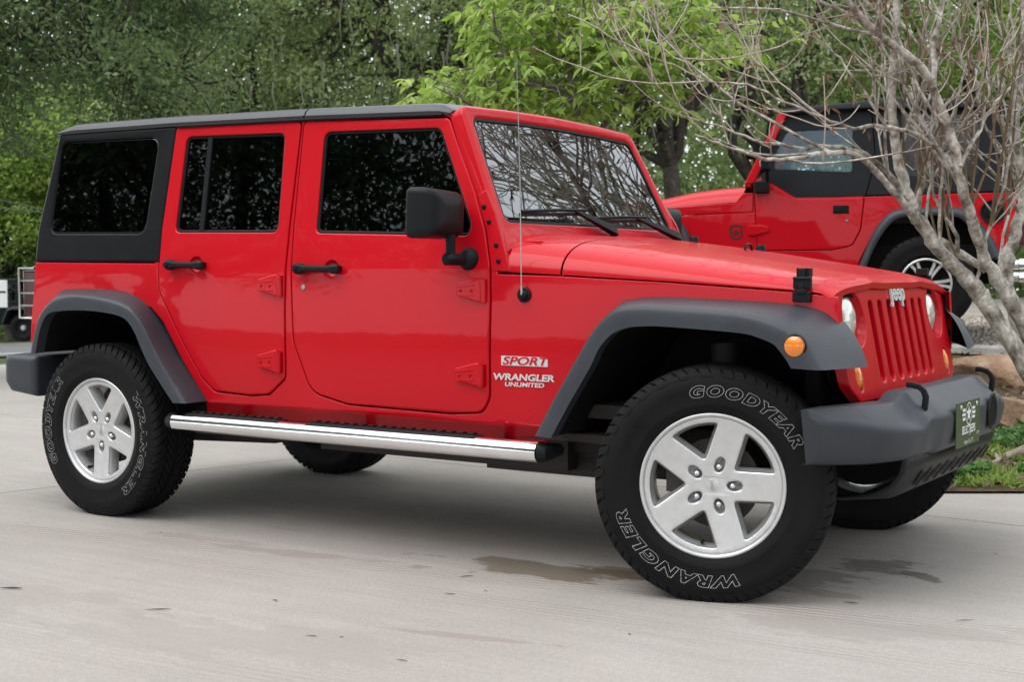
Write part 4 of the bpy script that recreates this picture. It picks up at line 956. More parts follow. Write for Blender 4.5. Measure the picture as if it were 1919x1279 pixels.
v, f = grid(list(np.linspace(-15.8, 9.8, 60)), None, -.022, lambda x: list(np.linspace(-15.5, min(yedge(x) if x > -5 else yedge(-5)-5-x, 12)-.02, 30)))
tag(link_mesh('joint_bed', v, f, M_JOINT), kind='structure')
# road
def strip(name, t0, t1, off, m, s0=-90, s1=70, n=60, k=6):
    v = []
    for s_ in np.linspace(s0, s1, n):
        for t in np.linspace(t0, t1, k):
            x = .838*s_+NX*t; y = .546*s_+NY*t; v.append((x, y, float(gh(x, y))+off))
    f = [(i*k+j, (i+1)*k+j, (i+1)*k+j+1, i*k+j+1) for i in range(n-1) for j in range(k-1)]
    return tag(link_mesh(name, v, f, m), kind='structure')
strip('road', 20.5, 31.5, -.01, M_ASPH)
strip('road_edge_line', 21.9, 22.25, -.002, noise_mat('line_paint', [(.5, .5, .5), (.68, .68, .67), (.74, .74, .73)], 10, bump=0), k=2)
strip('road_shoulder', 16.0, 20.5, -.02, noise_mat('verge_dirt', [(.13, .10, .085), (.20, .165, .145), (.27, .23, .2)], 4, bump=.5), s1=-14)
strip('far_pavement', 31.5, 32.8, .0, M_KERB)
# kerb
mb = MB(); rows = []
for u in np.linspace(-4.5, 9, 40):
    te = 3.66+t_edge(u); r = []
    for t, z in ((-.02, -.1), (-.01, .06), (.015, .075), (.13, .075), (.15, .055), (.15, -.1)):
        y = (te+t+.546*u)/.838; y0 = (te+.546*u)/.838; r.append((u, y, float(gh(u, y0))+z))
    rows.append(r)
mb.loft(rows, closed=False); tag(mb.build('kerb', M_KERB, bevel=.01), 'grey concrete kerb between the planting bed and the gravel', 'kerb')
# ------------------------------------------------------------------ second car: red, black soft top, facing left, up on the gravel
TJD = 11.5; _wc = atd(1735, 532, TJD); TH = Vector((-.959, -.282, 0)).normalized(); TL = Vector((-TH.y, TH.x, 0))     # heading, its left side (towards us)
TJR = .395; TZ = _wc.z-TJR; TO = Vector((_wc.x, _wc.y, TZ))-TL*.865
tj = empty('soft_top_car', TO, math.atan2(TH.y, TH.x))
tag(tj, 'red two-door off-road car with black soft top, parked behind the bare tree', 'off-road car')
TINV = Matrix.Identity(4)
def TP(px, py, y=.76):
    r = ray(px, py); c = TO+TL*y; t = (c-CAM).dot(TL)/r.dot(TL); q = CAM+r*t-TO; return (q.dot(TH), q.z)
def TPs(pts, y=.76): return [TP(a, b, y) for a, b in pts]
def Q(o, parent=None): o.parent = parent or tj; return o
def tplate(name, outer, holes, m, parent=None, depth=0, thick=.02, b=.005, yf=None, both=True):
    fy = yf or (lambda x, z: .76-max(0, z-1.15)*.12)
    res = None
    for s in ((-1, 1) if both else (-1,)):
        o = plate(name, outer, holes, m, None, s, depth, thick, b, yf=fy, zcuts=[1.15, 1.4, 1.6], xcuts=())
        Q(o, parent if s == -1 else None)
        if res is None: res = o
    return res
CANVAS = mat('soft_top_canvas', (.011, .012, .015), .7, spec=.2, bump=.6, bscale=9, noise=.15, nscale=5)
hood = TPs([(1237, 367), (1295, 353), (1350, 347), (1392, 344), (1390, 361), (1375, 380), (1345, 381.5), (1249, 388), (1225, 390)])
tub = TPs([(1230, 407), (1344, 402), (1412, 399), (1412, 340), (1426, 332), (1427, 345), (1445, 345), (1490, 372), (1570, 371), (1620, 369), (1685, 367), (1815, 362), (1905, 361), (1912, 370), (1900, 425), (1884, 482), (1872, 482), (1858, 447), (1818, 402), (1797, 393), (1710, 394), (1680, 397), (1660, 408), (1635, 440), (1612, 486), (1600, 520), (1400, 520), (1300, 500), (1292, 440), (1268, 415), (1230, 412)])
door = rnd(TPs([(1414, 350), (1445, 346), (1490, 373), (1570, 372), (1619, 370), (1612, 430), (1597, 460), (1560, 468), (1420, 470)]), [.03, 0, .03, 0, .02, .1, .08, .05, .05])
tplate('body_side', tub, [offset(door, -.006)], RED)
tplate('cowl_side', TPs([(1249, 389.5), (1345, 383), (1376, 381.5), (1393, 362), (1411, 362), (1411, 398), (1344, 400.5), (1228, 405)]), [], RED, yf=lambda x, z: .755)
for s_ in (-1, 1):
    d = plate('door', door, [], RED, None, s_, -.003, .03, .006, yf=lambda x, z: .76, zcuts=[], xcuts=()); Q(d)
    x0, z0 = TP(1561, 385); x1, z1 = TP(1591, 400.5); mb = MB(); mb.box(((x0+x1)/2, -s_*.757, (z0+z1)/2), (abs(x1-x0), .02, abs(z1-z0))); h = Q(mb.build('door_handle', BLACKP, bevel=.004), d)
    mb = MB(); mb.box((x1*.35+x0*.65, -s_*.772, (z0+z1)/2), (abs(x1-x0)*.45, .014, abs(z1-z0)*.6)); Q(mb.build('handle_paddle', BLACKP, bevel=.003), d)
    q = TP(1587, 414); mb = MB(); mb.lathe([(.001, .008), (.012, .007), (.015, 0)], (q[0], -s_*.763, q[1]), (0, -s_, 0), 14); Q(mb.build('door_lock', STEEL), d)
    hp = rnd(TPs([(1402, 423), (1427, 421.5), (1441, 426), (1439, 435), (1414, 442), (1402, 441)]), .01, 3)
    Q(plate('door_hinge', hp, [], RED, None, s_, -.016, .018, .004, yf=lambda x, z: .76, zcuts=[], xcuts=()), d)
# decal: dark shield with a star
sh = TPs([(1367, 424), (1379, 420), (1392, 424), (1392, 440), (1388, 447), (1379.5, 451), (1371, 447), (1367, 440)])
dk = mat('decal_dark', (.05, .004, .006), .5)
dc = tplate('decal', sh, [offset(sh, .018)], dk, None, -.002, .003, .0004, yf=lambda x, z: .76, both=False)
c = TP(1379.5, 436.5); tplate('decal_star', [(c[0]+(.042 if k % 2 == 0 else .018)*math.sin(math.pi*k/5), c[1]+(.042 if k % 2 == 0 else .018)*math.cos(math.pi*k/5)) for k in range(10)], [], dk, None, -.002, .003, .0002, yf=lambda x, z: .76, both=False)
# hood
mb = MB(); hx = [TP(p, 360)[0] for p in (1228, 1345, 1392)]; rows = []
for px, pe, pt in ((1180, 397, 384), (1228, 392, 369), (1290, 386, 354.5), (1345, 382, 347.5), (1392, 379, 344.5)):
    x, ze = TP(px, pe); zt = TP(px, pt)[1]; w = .755-.10*(x-hx[2])/(hx[0]-hx[2])
    rows.append([(x, v*w, ze+(zt-ze)*(1-abs(v)**5)**.6) for v in (-1, -.99, -.96, -.9, -.75, -.4, 0, .4, .75, .9, .96, .99, 1)])
mb.loft(rows, closed=False); Q(mb.build('hood', RED, angle=60))
mb = MB(); x0 = TP(1180, 390)[0]; mb.box((x0-.02, 0, .85), (.1, 1.3, .6)); Q(mb.build('grille', RED, bevel=.03))
# windscreen frame: slanted bars each side, header and sill
b0, b1 = TP(1401, 345), TP(1464, 211)
for s_ in (1, -1):
    mb = MB(); mb.loft([[Vector((x+dx, s_*(y+dy), z)) for dx, dy in ((-.05, 0), (.03, 0), (.03, -.05), (-.05, -.05))] for x, y, z in ((b0[0], .755, b0[1]), (b1[0], .70, b1[1]))])
    Q(mb.build('windscreen_frame', RED, bevel=.01))
mb = MB(); mb.box((b1[0], 0, b1[1]), (.06, 1.38, .06)); mb.box((b0[0], 0, b0[1]), (.06, 1.48, .06)); Q(mb.build('windscreen_rail', RED, bevel=.01))
mb = MB(); mb.add([(b0[0]+.01, -.7, b0[1]), (b0[0]+.01, .7, b0[1]), (b1[0]+.01, .65, b1[1]), (b1[0]+.01, -.65, b1[1])], [(0, 1, 2, 3)]); Q(mb.build('windscreen', GLASS_VINYL, smooth=False))
# soft top: sides with windows, roof, half-door skirt
wd = rnd(TPs([(1473, 246), (1597, 238), (1596, 322), (1449, 316), (1453, 285)]), [.05, .03, .03, .03, .03])
sd = TPs([(1446, 344), (1490, 371), (1570, 370), (1621, 368), (1640, 300), (1632, 205), (1470, 212), (1466, 222), (1432, 300), (1437, 332)])
tplate('soft_door', sd, [wd], CANVAS, None, .004, .015, .006)
tplate('soft_window', offset(wd, -.004), [], GLASS_VINYL, None, .010, .003, .0005)
qw = rnd(TPs([(1692, 214), (1834, 212), (1832, 330), (1688, 328)]), .05)
qs = TPs([(1623, 367), (1685, 366), (1815, 361), (1906, 357), (1905, 300), (1899, 205), (1893, 195), (1634, 203), (1641, 300)])
tplate('soft_quarter', qs, [qw], CANVAS, None, .004, .015, .008)
tplate('quarter_window', offset(qw, -.004), [], mat('quarter_vinyl', (.012, .013, .015), .18, coat=.6), None, .009, .004, .001)
rows = []; mb = MB()
for px, pe, pt in ((1464, 212, 204), (1500, 208, 199), (1560, 203, 194), (1622, 200, 187), (1668, 199, 181), (1740, 199, 182), (1860, 198, 187), (1897, 198, 190), (1904, 215, 205)):
    x, ze = TP(px, pe, .70); zt = TP(px, pt, .66)[1]
    rows.append([(x, y, ze+(zt-ze)*k) for y, k in ((-.72, -.15), (-.715, .3), (-.69, .75), (-.62, 1), (-.3, 1.12), (0, 1.15), (.3, 1.12), (.62, 1), (.69, .75), (.715, .3), (.72, -.15))])
mb.loft(rows, closed=False); Q(mb.build('soft_roof', CANVAS, angle=60))
xr, zr_ = TP(1905, 300); mb = MB(); mb.add([(xr+.02, -.74, TP(1905, 358)[1]), (xr+.02, .74, TP(1905, 358)[1]), (xr+.05, .68, TP(1900, 200)[1]), (xr+.05, -.68, TP(1900, 200)[1])], [(0, 1, 2, 3)]); mb.add([(xr, -.74, .55), (xr, .74, .55), (xr, .74, 1.2), (xr, -.74, 1.2)], [(0, 1, 2, 3)]); Q(mb.build('soft_back', CANVAS, smooth=False))
# inside
mb = MB(); st = TP(1528, 312, .4); c = Vector((st[0], .38, st[1])); ax = Vector((-.9, 0, .42)).normalized(); e1 = Vector((0, 1, 0)); e2 = ax.cross(e1)
mb.tube([c+(e1*math.cos(t)+e2*math.sin(t))*.19 for t in np.linspace(0, 2*math.pi, 25)], .015, 8, caps=False); mb.tube([c-e1*.18, c+e1*.18], .02, 6); Q(mb.build('steering_wheel', BLACKP))
for y in (.36, -.36):
    mb = MB(); x = st[0]-.62; mb.box((x, y, .95), (.5, .48, .2)); mb.box((x-.26, y, 1.3), (.14, .46, .7), Matrix.Rotation(RAD(-12), 3, 'Y')); Q(mb.build('seat', SEAT, bevel=.05))
mb = MB(); mb.box((b0[0]-.2, 0, 1.15), (.3, 1.4, .3)); Q(mb.build('dashboard', SEAT, bevel=.04))
mb = MB(); mb.box((.9, 0, .55), (3.0, 1.4, .1)); mb.box((1.0, 0, .45), (3.3, .9, .12)); mb.tube([(0, -.72, TJR), (0, .72, TJR)], .05, 10); mb.tube([(2.37, -.72, TJR), (2.37, .72, TJR)], .05, 10); mb.box((0, 0, .75), (1.0, 1.3, .3)); mb.box((1.2, 0, .62), (3.2, 1.44, .2)); Q(mb.build('chassis', DARK, bevel=.01))
# flares
def tflare(out, inn, name='fender_flare'):
    for s_ in (1, -1):
        a = [Vector((x, 0, z)) for x, z in TPs(out, .80)]; b = [Vector((x, 0, z)) for x, z in TPs(inn, .86)]; a = dens(a, 3); b = dens(b, 3); mb = MB()
        mb.loft([[Vector((p.x, s_*.74, p.z)), Vector((p.x, s_*.80, p.z+.004)), Vector(((p.x*.8+q.x*.2), s_*.855, p.z*.8+q.z*.2)), Vector((p.x*.3+q.x*.7, s_*.875, p.z*.3+q.z*.7)), Vector((q.x, s_*.865, q.z)), Vector((q.x, s_*.6, q.z+.01))] for p, q in zip(a, b)], closed=False); Q(mb.build(name, FLARE, angle=60))
        mb = MB(); mb.loft([[Vector((q.x, s_*y, q.z+.012)) for y in (.85, .4)] for q in b], closed=False); mb.add([Vector((q.x, s_*.4, q.z)) for q in b], [tuple(range(len(b)))]); Q(mb.build('wheel_well', DARK, smooth=False))
tflare([(1606, 505), (1618, 478), (1635, 438), (1660, 405), (1682, 393), (1712, 390), (1760, 389), (1797, 390), (1822, 402), (1860, 447), (1876, 481)], [(1622, 505), (1632, 478), (1649, 445), (1670, 418), (1688, 408), (1714, 405), (1760, 404), (1790, 406), (1808, 416), (1842, 455), (1856, 484)])
tflare([(1130, 470), (1155, 420), (1185, 400), (1225, 402), (1258, 407), (1278, 420), (1292, 443), (1302, 480)], [(1150, 475), (1170, 430), (1195, 414), (1225, 414), (1250, 420), (1266, 432), (1278, 452), (1288, 485)])
# mirror, filler, rear bumper
mb = MB(); a = TP(1428, 351); mb.box((a[0], .79, a[1]), (.13, .06, .11)); mm = Q(mb.build('door_mirror', BLACKP, bevel=.015))
mb = MB(); a = TP(1435, 296, .95); mb.box((a[0], .93, a[1]), (.07, .2, .2)); mb.tube([(a[0], .80, a[1]-.2), (a[0], .9, a[1]-.02)], .018, 8); Q(mb.build('mirror_housing', BLACKP, bevel=.02), mm)
mb = MB(); a = TP(1427, 294, .95); mb.box((a[0], .93, a[1]), (.012, .17, .17)); Q(mb.build('mirror_glass', CHROME, bevel=.005), mm)
q = TP(1860, 397); mb = MB(); mb.lathe([(.098, 0), (.098, .012), (.088, .014), (.080, .008), (.076, .001), (.05, .001), (.045, .02), (.001, .022)], (q[0], .762, q[1]), (0, 1, 0), 28); Q(mb.build('fuel_filler', BLACKP, angle=50))
mb = MB()
for py in (495, 520):
    a = TP(1908, py, .7); mb.tube([(a[0], .80, a[1]), (a[0]-.3, .80, a[1]), (a[0]-.3, -.80, a[1]), (a[0], -.80, a[1])], .045, 12)
Q(mb.build('rear_bumper', CHROME, angle=50))
mb = MB(); a = TP(1911, 440, .7); mb.box((a[0]-.02, .70, a[1]), (.06, .11, .18)); Q(mb.build('tail_lamp', REDLENS, bevel=.01))
# wheels: knobbly tyre, chrome spokes in pairs
def tj_wheel(x, s):
    w = bpy.data.objects.new('wheel', None); COL.objects.link(w); w.parent = tj; w.location = (x, s*.74, TJR); w.rotation_euler = (0, 0, 0 if s < 0 else math.pi); w.empty_display_size = .1
    R, W, rim = .40, .26, .207
    (cv, cf), (tv, tf) = tyre_mesh(R, W, rim, 38, TJR, True)
    link_mesh('tyre', cv, cf, RUBBER, w, angle=50); link_mesh('tyre_tread', tv, tf, TREAD, w, smooth=False)
    h = W/2; mb = MB(); mb.loft([ring_pts(r, y, 56) for r, y in ((rim+.002, -h+.03), (rim+.004, -h+.016), (rim-.002, -h+.012), (rim-.012, -h+.014), (rim-.014, -h+.022))], True, False); link_mesh('rim_lip', mb.v, mb.f, ALLOY, w)
    mb = MB(); mb.loft([ring_pts(r, y, 48) for r, y in ((rim-.014, -h+.022), (rim-.03, -h+.07), (.12, -h+.10), (.001, -h+.10))], True, False); link_mesh('rim_barrel', mb.v, mb.f, BLACKP, w)
    for k in range(6):
        mb = MB()
        for da in (-.13, .13):
            a = 2*math.pi*k/6+da; a2 = 2*math.pi*k/6+da*1.35; rows = []
            for r, aa, ww, y in ((.035, 2*math.pi*k/6+da*2.2, .013, -h+.02), (.10, a, .014, -h+.022), (.16, a, .015, -h+.026), (rim-.012, a2*.5+a*.5, .017, -h+.022)):
                c = Vector((r*math.cos(aa), y, r*math.sin(aa))); t = Vector((-math.sin(aa), 0, math.cos(aa))); rows.append([c+t*ww+Vector((0, .022, 0)), c+t*ww*.7, c-t*ww*.7, c-t*ww+Vector((0, .022, 0))])
            mb.loft(rows)
        link_mesh('rim_spokes', mb.v, mb.f, ALLOY, w, angle=50)
    mb = MB(); mb.lathe([(.001, .012), (.02, .012), (.03, .006), (.05, -.004), (.055, -.02)], (0, -h+.014, 0), (0, -1, 0), 24); link_mesh('hub_cap', mb.v, mb.f, ALLOY, w)
for x in (0, 2.37):
    for s_ in (1, -1): tj_wheel(x, s_)

# ------------------------------------------------------------------ dark car across the road, sign beside it
def far_car():
    c0 = atd(44, 615, 38.0); z0 = c0.z-.37; H = Vector((.838, .546, 0)); Lf = Vector((.546, -.838, 0))     # faces right, its right side to us
    O = Vector((c0.x, c0.y, z0))-Lf*.80
    r = empty('boxy_off_road_car', O, math.atan2(H.y, H.x)); tag(r, 'dark green boxy off-road car standing far off across the road', 'off-road car')
    G = mat('dark_green_paint', (.006, .010, .007), .5, spec=.12, coat=.1)
    q = lambda o, p=None: (setattr(o, 'parent', p or r), o)[1]
    bs = [(-3.3, .55), (-3.3, 1.02), (.42, 1.02), (.62, .98), (.62, .6), (.50, .62), (.36, .84), (-.36, .84), (-.52, .5), (-1.9, .5), (-2.05, .84), (-2.75, .84), (-2.9, .55)]
    for s in (1, -1): q(plate('body_side', bs, [], G, None, s, 0, .03, .01, yf=lambda x, z: .74, zcuts=[], xcuts=()))
    mb = MB(); mb.box((-1.3, 0, .98), (3.7, 1.4, .08)); mb.box((-1.3, 0, .6), (3.4, 1.0, .3)); q(mb.build('chassis', DARK, bevel=.01))
    wn = [rnd([(x0, 1.12), (x1, 1.12), (x1-.0, 1.56), (x0+.02, 1.56)], .05) for x0, x1 in ((-3.1, -2.2), (-2.05, -1.25), (-1.12, -.25))]
    up = [(-3.28, 1.03), (.10, 1.03), (-.18, 1.66), (-3.2, 1.66)]
    for s in (1, -1):
        u = q(plate('upper_side', up, wn, G, None, s, 0, .02, .01, yf=lambda x, z: .74-.12*(z-1.03), zcuts=[], xcuts=()))
        for w_ in wn: q(plate('window_glass', offset(w_, -.005), [], GLASS_DARK, None, s, .01, .004, .001, yf=lambda x, z: .74-.12*(z-1.03), zcuts=[], xcuts=()), u)
    mb = MB(); mb.box((-1.7, 0, 1.69), (3.05, 1.36, .06)); q(mb.build('roof', G, bevel=.03))
    mb = MB(); mb.box((.0, 0, 1.03), (1.2, 1.34, .06)); q(mb.build('hood', G, bevel=.03))
    for s in (1, -1):
        for X in (0, -2.4):
            mb = MB(); pth = [Vector((X+a*1.0, 0, z)) for a, z in ((-.58, .5), (-.42, .88), (-.30, .93), (.30, .93), (.42, .86), (.56, .62))]
            mb.loft([[p+Vector((0, s*.73, .03)), p+Vector((0, s*.86, .02)), p+Vector((0, s*.87, -.05)), p+Vector((0, s*.72, -.05))] for p in pth]); q(mb.build('fender_flare', FLARE, bevel=.01))
            w = bpy.data.objects.new('wheel', None); COL.objects.link(w); w.parent = r; w.location = (X, s*.74, .37); w.rotation_euler = (0, 0, 0 if s < 0 else math.pi)
            mb = MB(); mb.lathe([(.20, .11), (.22, .125), (.30, .13), (.36, .11), (.375, .06), (.375, -.06), (.36, -.11)], (0, 0, 0), (0, -1, 0), 28); link_mesh('tyre', mb.v, mb.f, RUBBER, w)
            mb = MB(); mb.lathe([(.05, .08), (.12, .06), (.19, .07), (.20, .11)], (0, 0, 0), (0, -1, 0), 24); link_mesh('rim', mb.v, mb.f, BLACKP, w)
            mb = MB(); mb.lathe([(.001, .12), (.05, .12), (.075, .085), (.09, .06)], (0, 0, 0), (0, -1, 0), 20); link_mesh('hub_cap', mb.v, mb.f, ALLOY, w)
far_car()
sp0 = atd(-6, 551, 36.5); gz_ = float(gh(sp0.x, sp0.y))
sg = empty('sign_board', (sp0.x, sp0.y, gz_), math.atan2(.546, .838)); tag(sg, 'white rectangular sign board on a post at the left edge across the road', 'sign')
hh = sp0.z-gz_
mb = MB(); mb.box((0, 0, hh), (.56, .03, .72)); pn = mb.build('panel', WHITE, sg, bevel=.005)
mb = MB(); mb.box((.16, -.02, hh+.05), (.16, .006, .045)); mb.build('marking', BLACKP, pn, smooth=False)
for x in (-.22,):
    mb = MB(); mb.box((x, .03, (hh-.2)/2), (.05, .04, hh+.2)); mb.build('post', WHITE, sg, bevel=.004)
# overhead wires at the left
for k, (p0, p1, d0, d1) in enumerate((((-30, 258), (100, 297), 26, 34), ((-30, 250), (100, 277), 27, 35), ((-30, 366), (100, 392), 24, 31), ((-30, 384), (100, 396), 25, 31))):
    a, b = atd(*p0, d0), atd(*p1, d1); a2 = a+(a-b)*2; b2 = b+(b-a)*3; mb = MB(); mb.tube([a2.lerp(b2, t)-Vector((0, 0, .25*4*t*(1-t)-.2)) for t in np.linspace(0, 1, 13)], .011, 6)
    tag(mb.build('power_line', mat('wire', (.12, .12, .12), .6)), ['upper thin grey wire sagging past the bright green trees', 'topmost thin grey wire sagging past the bright green trees', 'upper wire of the low pair in front of the green trees', 'lowest wire sagging in front of the green trees'][k], 'wire', 'overhead wires on the left')
# ------------------------------------------------------------------ plants
def leaf_mat(name, cols, trans=.35, rough=.5, spec=.35):
    m = bpy.data.materials.new(name); m.use_nodes = True; nt = m.node_tree; p = nt.nodes["Principled BSDF"]
    a = nt.nodes.new("ShaderNodeAttribute"); a.attribute_name = 'rnd'; r = nt.nodes.new("ShaderNodeValToRGB"); nt.links.new(a.outputs['Fac'], r.inputs[0])
    el = r.color_ramp.elements
    while len(el) < len(cols): el.new(.5)
    for i, (e, c) in enumerate(zip(el, cols)): e.color = (*c, 1); e.position = i/(len(cols)-1)
    nt.links.new(r.outputs[0], p.inputs['Base Color']); p.inputs['Roughness'].default_value = rough; p.inputs['Specular IOR Level'].default_value = spec
    t = nt.nodes.new("ShaderNodeBsdfTranslucent"); nt.links.new(r.outputs[0], t.inputs[0]); x = nt.nodes.new("ShaderNodeMixShader"); x.inputs[0].default_value = trans
    nt.links.new(p.outputs[0], x.inputs[1]); nt.links.new(t.outputs[0], x.inputs[2]); nt.links.new(x.outputs[0], nt.nodes["Material Output"].inputs[0]); return m
def raw_mesh(name, V, F, rnd_=None):
    """V (n,3), F (m,k) all faces of k corners"""
    me = bpy.data.meshes.new(name); m, k = F.shape
    me.vertices.add(len(V)); me.vertices.foreach_set('co', V.astype(np.float32).ravel())
    me.loops.add(m*k); me.loops.foreach_set('vertex_index', F.astype(np.int32).ravel())
    me.polygons.add(m); me.polygons.foreach_set('loop_start', np.arange(0, m*k, k, dtype=np.int32))
    if rnd_ is not None:
        at_ = me.attributes.new('rnd', 'FLOAT', 'FACE'); at_.data.foreach_set('value', rnd_.astype(np.float32))
    me.update(calc_edges=True); return me
def leaves(name, C, size, mt, parent, rng, asp=.5, droop=.2, tone=None, fold=False, dirs=None):
    n = len(C); d = rng.normal(size=(n, 3)) if dirs is None else dirs+rng.normal(size=(n, 3))*.35
    d[:, 2] -= droop; d /= np.linalg.norm(d, axis=1)[:, None]
    u = rng.normal(size=(n, 3)); u[:, 2] += .8; w = np.cross(d, u); w /= np.linalg.norm(w, axis=1)[:, None]+1e-9
    nn = np.cross(w, d); s = size*rng.uniform(.6, 1.35, n)[:, None]
    if tone is None: tone = rng.uniform(0, 1, n)
    if not fold:
        V = np.stack([C, C+d*s*.45+w*s*asp*.5, C+d*s, C+d*s*.5-w*s*asp*.5+nn*s*.06], 1).reshape(-1, 3)
        F = np.arange(4*n).reshape(n, 4); R = tone
    else:
        V = np.stack([C, C+d*s*.28+w*s*asp*.42+nn*s*.07, C+d*s*.62+w*s*asp*.40+nn*s*.06-nn*0, C+d*s-nn*s*.12, C+d*s*.6-w*s*asp*.40+nn*s*.06, C+d*s*.26-w*s*asp*.42+nn*s*.07, C+d*s*.5-nn*s*.02], 1).reshape(-1, 3)
        b = (np.arange(n)*7)[:, None]
        F = np.concatenate([b+np.array([[0, 1, 2, 6]]), b+np.array([[6, 2, 3, 4]]), b+np.array([[0, 6, 4, 5]])], 0); R = np.concatenate([tone]*3)
    me = raw_mesh(name, V, F, R); o = bpy.data.objects.new(name, me); COL.objects.link(o); me.materials.append(mt)
    if fold: me.polygons.foreach_set("use_smooth", [True]*len(me.polygons))
    if parent: o.parent = parent
    return o
def curve(p0, p3, bulge, rng, n=7, wig=.06):
    p0, p3 = np.array(p0, float), np.array(p3, float); L = np.linalg.norm(p3-p0); c = (p0+p3)/2+np.array(bulge, float)
    t = np.linspace(0, 1, n)[:, None]; q = p0*(1-t)**2+c*2*t*(1-t)+p3*t*t
    q[1:-1] += rng.normal(size=(n-2, 3))*L*wig; return q
M_BARK = noise_mat('oak_bark', [(.022, .019, .016), (.05, .043, .036), (.095, .085, .072)], 9, bump=1, bscale=20, bdist=.03, scale2=2)
def crown_tree(name, base, label, cat, center, rad, seed, mt, leaf, nclump=110, perclump=420, trunk_r=.25, fork=.4, limbs=7, clump_r=.55, group=None, moss=0, shell=.35, bark=None, lean=None, tilt=.45, low=-.75, droop=.2, extra_trunks=()):
    """trunk, limbs to every part of a crown, leaf clumps hung on them; base, center in world coordinates"""
    rng = np.random.default_rng(seed); base = np.array(base, float); ce = np.array(center, float); rad = np.array(rad, float)
    root = empty(name, base); tag(root, label, cat, group); mb = MB()
    ce = ce-base; fk = np.array([ce[0]*.35, ce[1]*.35, 0])*.6; fk[2] = (ce[2]-rad[2])*fork+.3 if lean is None else lean[2]
    if lean is not None: fk[:2] = lean[:2]
    tr = curve((0, 0, -.15), fk, (0, 0, 0), rng, 6, .03); rr = np.linspace(trunk_r*1.25, trunk_r*.8, 6); rr[0] *= 1.3
    mb.tube(tr, list(rr), 12)
    samples = []
    for k in range(limbs):
        a = 2*math.pi*(k+rng.uniform(-.3, .3))/limbs; e = rng.uniform(-.35, .8); q = ce+rad*np.array([math.cos(a)*.8, math.sin(a)*.8, e])*rng.uniform(.75, .95)
        p = curve(fk, q, (0, 0, rad[2]*rng.uniform(-.05, .25)), rng, 9, .045); r = np.linspace(trunk_r*.55, .03, 9)
        mb.tube(p, list(r), 8)
        for i in range(2, 9): samples.append((p[i], r[i]))
    S_ = np.array([s_[0] for s_ in samples]); SR = np.array([s_[1] for s_ in samples])
    d = rng.normal(size=(nclump*3, 3)); d /= np.linalg.norm(d, axis=1)[:, None]; d = d[d[:, 2] > low][:nclump]
    q = ce+d*rad*(rng.uniform(shell, 1, len(d))**.6)[:, None]*rng.uniform(.8, 1.12, (len(d), 1))
    pts = []; tone = []; allc = []
    for c in q:
        i = int(np.argmin(np.linalg.norm(S_-c, axis=1)+rng.uniform(0, .3, len(S_)))); L = np.linalg.norm(S_[i]-c)
        p = curve(S_[i], c, (0, 0, L*rng.uniform(-.1, .2)), rng, 6, .06); mb.tube(p, list(np.linspace(min(SR[i]*.6, .05), .008, 6)), 5)
        for j in range(4):
            e = c+rng.normal(size=3)*clump_r*.7; mb.tube(curve(p[3], e, (0, 0, 0), rng, 4, .08), [.012, .009, .007, .004], 4); allc.append(e)
        allc.append(c)
    allc = np.array(allc); per = max(int(perclump*nclump/len(allc)), 1); k = clump_r*rng.uniform(.35, .75, len(allc))
    for c, s_ in zip(allc, k):
        g = rng.normal(size=(per, 3))*np.array([s_, s_, s_*.55]); pts.append(c+g); tn = np.clip(.5+rng.normal()*.28+rng.normal(size=per)*.13, 0, 1); tone.append(tn)
    mb.build('trunk', bark or M_BARK, root, angle=60)
    leaves('crown', np.concatenate(pts), leaf, mt, root, rng, asp=tilt, droop=droop, tone=np.concatenate(tone))
    if moss:
        V = []; F = []; n = 0
        for _ in range(moss):
            c = allc[rng.integers(len(allc))]+rng.normal(size=3)*.3; L = rng.uniform(.25, .9); a = rng.uniform(0, 6.28); w = rng.uniform(.01, .025); wv = np.array([math.cos(a), math.sin(a), 0])*w
            b = c; k = 4
            for i in range(k+1):
                V += [b-wv*(1-i/k*.8), b+wv*(1-i/k*.8)]; b = b+np.array([rng.normal()*.03, rng.normal()*.03, -L/k])
            F += [(n+2*i, n+2*i+1, n+2*i+3, n+2*i+2) for i in range(k)]; n += 2*(k+1)
        me = raw_mesh('hanging_moss', np.array(V), np.array(F)); o = bpy.data.objects.new('hanging_moss', me); COL.objects.link(o); me.materials.append(M_MOSS); o.parent = root; o['kind'] = 'stuff'
    return root
M_MOSS = mat('moss_grey', (.20, .21, .16), .9, spec=.1)
M_OAKD = leaf_mat('oak_leaf_dark', [(.045, .085, .028), (.105, .18, .055), (.17, .26, .095), (.26, .34, .17)], .45, .35, .6)
M_OAKM = leaf_mat('oak_leaf_mid', [(.15, .215, .075), (.26, .345, .125), (.37, .45, .20), (.46, .50, .32)], .55, .55, .3)
M_OAKG = leaf_mat('oak_leaf_fresh', [(.13, .20, .04), (.22, .34, .06), (.30, .43, .09), (.38, .50, .14)], .48, .5, .3)
M_BRIGHT = leaf_mat('young_leaf', [(.19, .31, .05), (.30, .45, .08), (.41, .56, .12), (.52, .64, .19)], .5, .42, .4)
M_OAKS = leaf_mat('oak_leaf_shade', [(.02, .045, .018), (.05, .10, .035), (.085, .15, .06), (.14, .21, .10)], .3, .4, .4)
def gpt(px, depth):
    q = atd(px, 500, depth); return (q.x, q.y, float(gh(q.x, q.y)))
def cpt(px, py, depth): return tuple(atd(px, py, depth))
T = 'tree'
crown_tree('live_oak', gpt(-420, 16.5), 'dense dark glossy-leaved oak overhanging the upper left corner', T, cpt(70, -215, 15.5), (3.1, 2.8, 2.9), 3, M_OAKD, .072, 190, 620, .3, limbs=9, clump_r=.5, low=-.95, shell=.5)
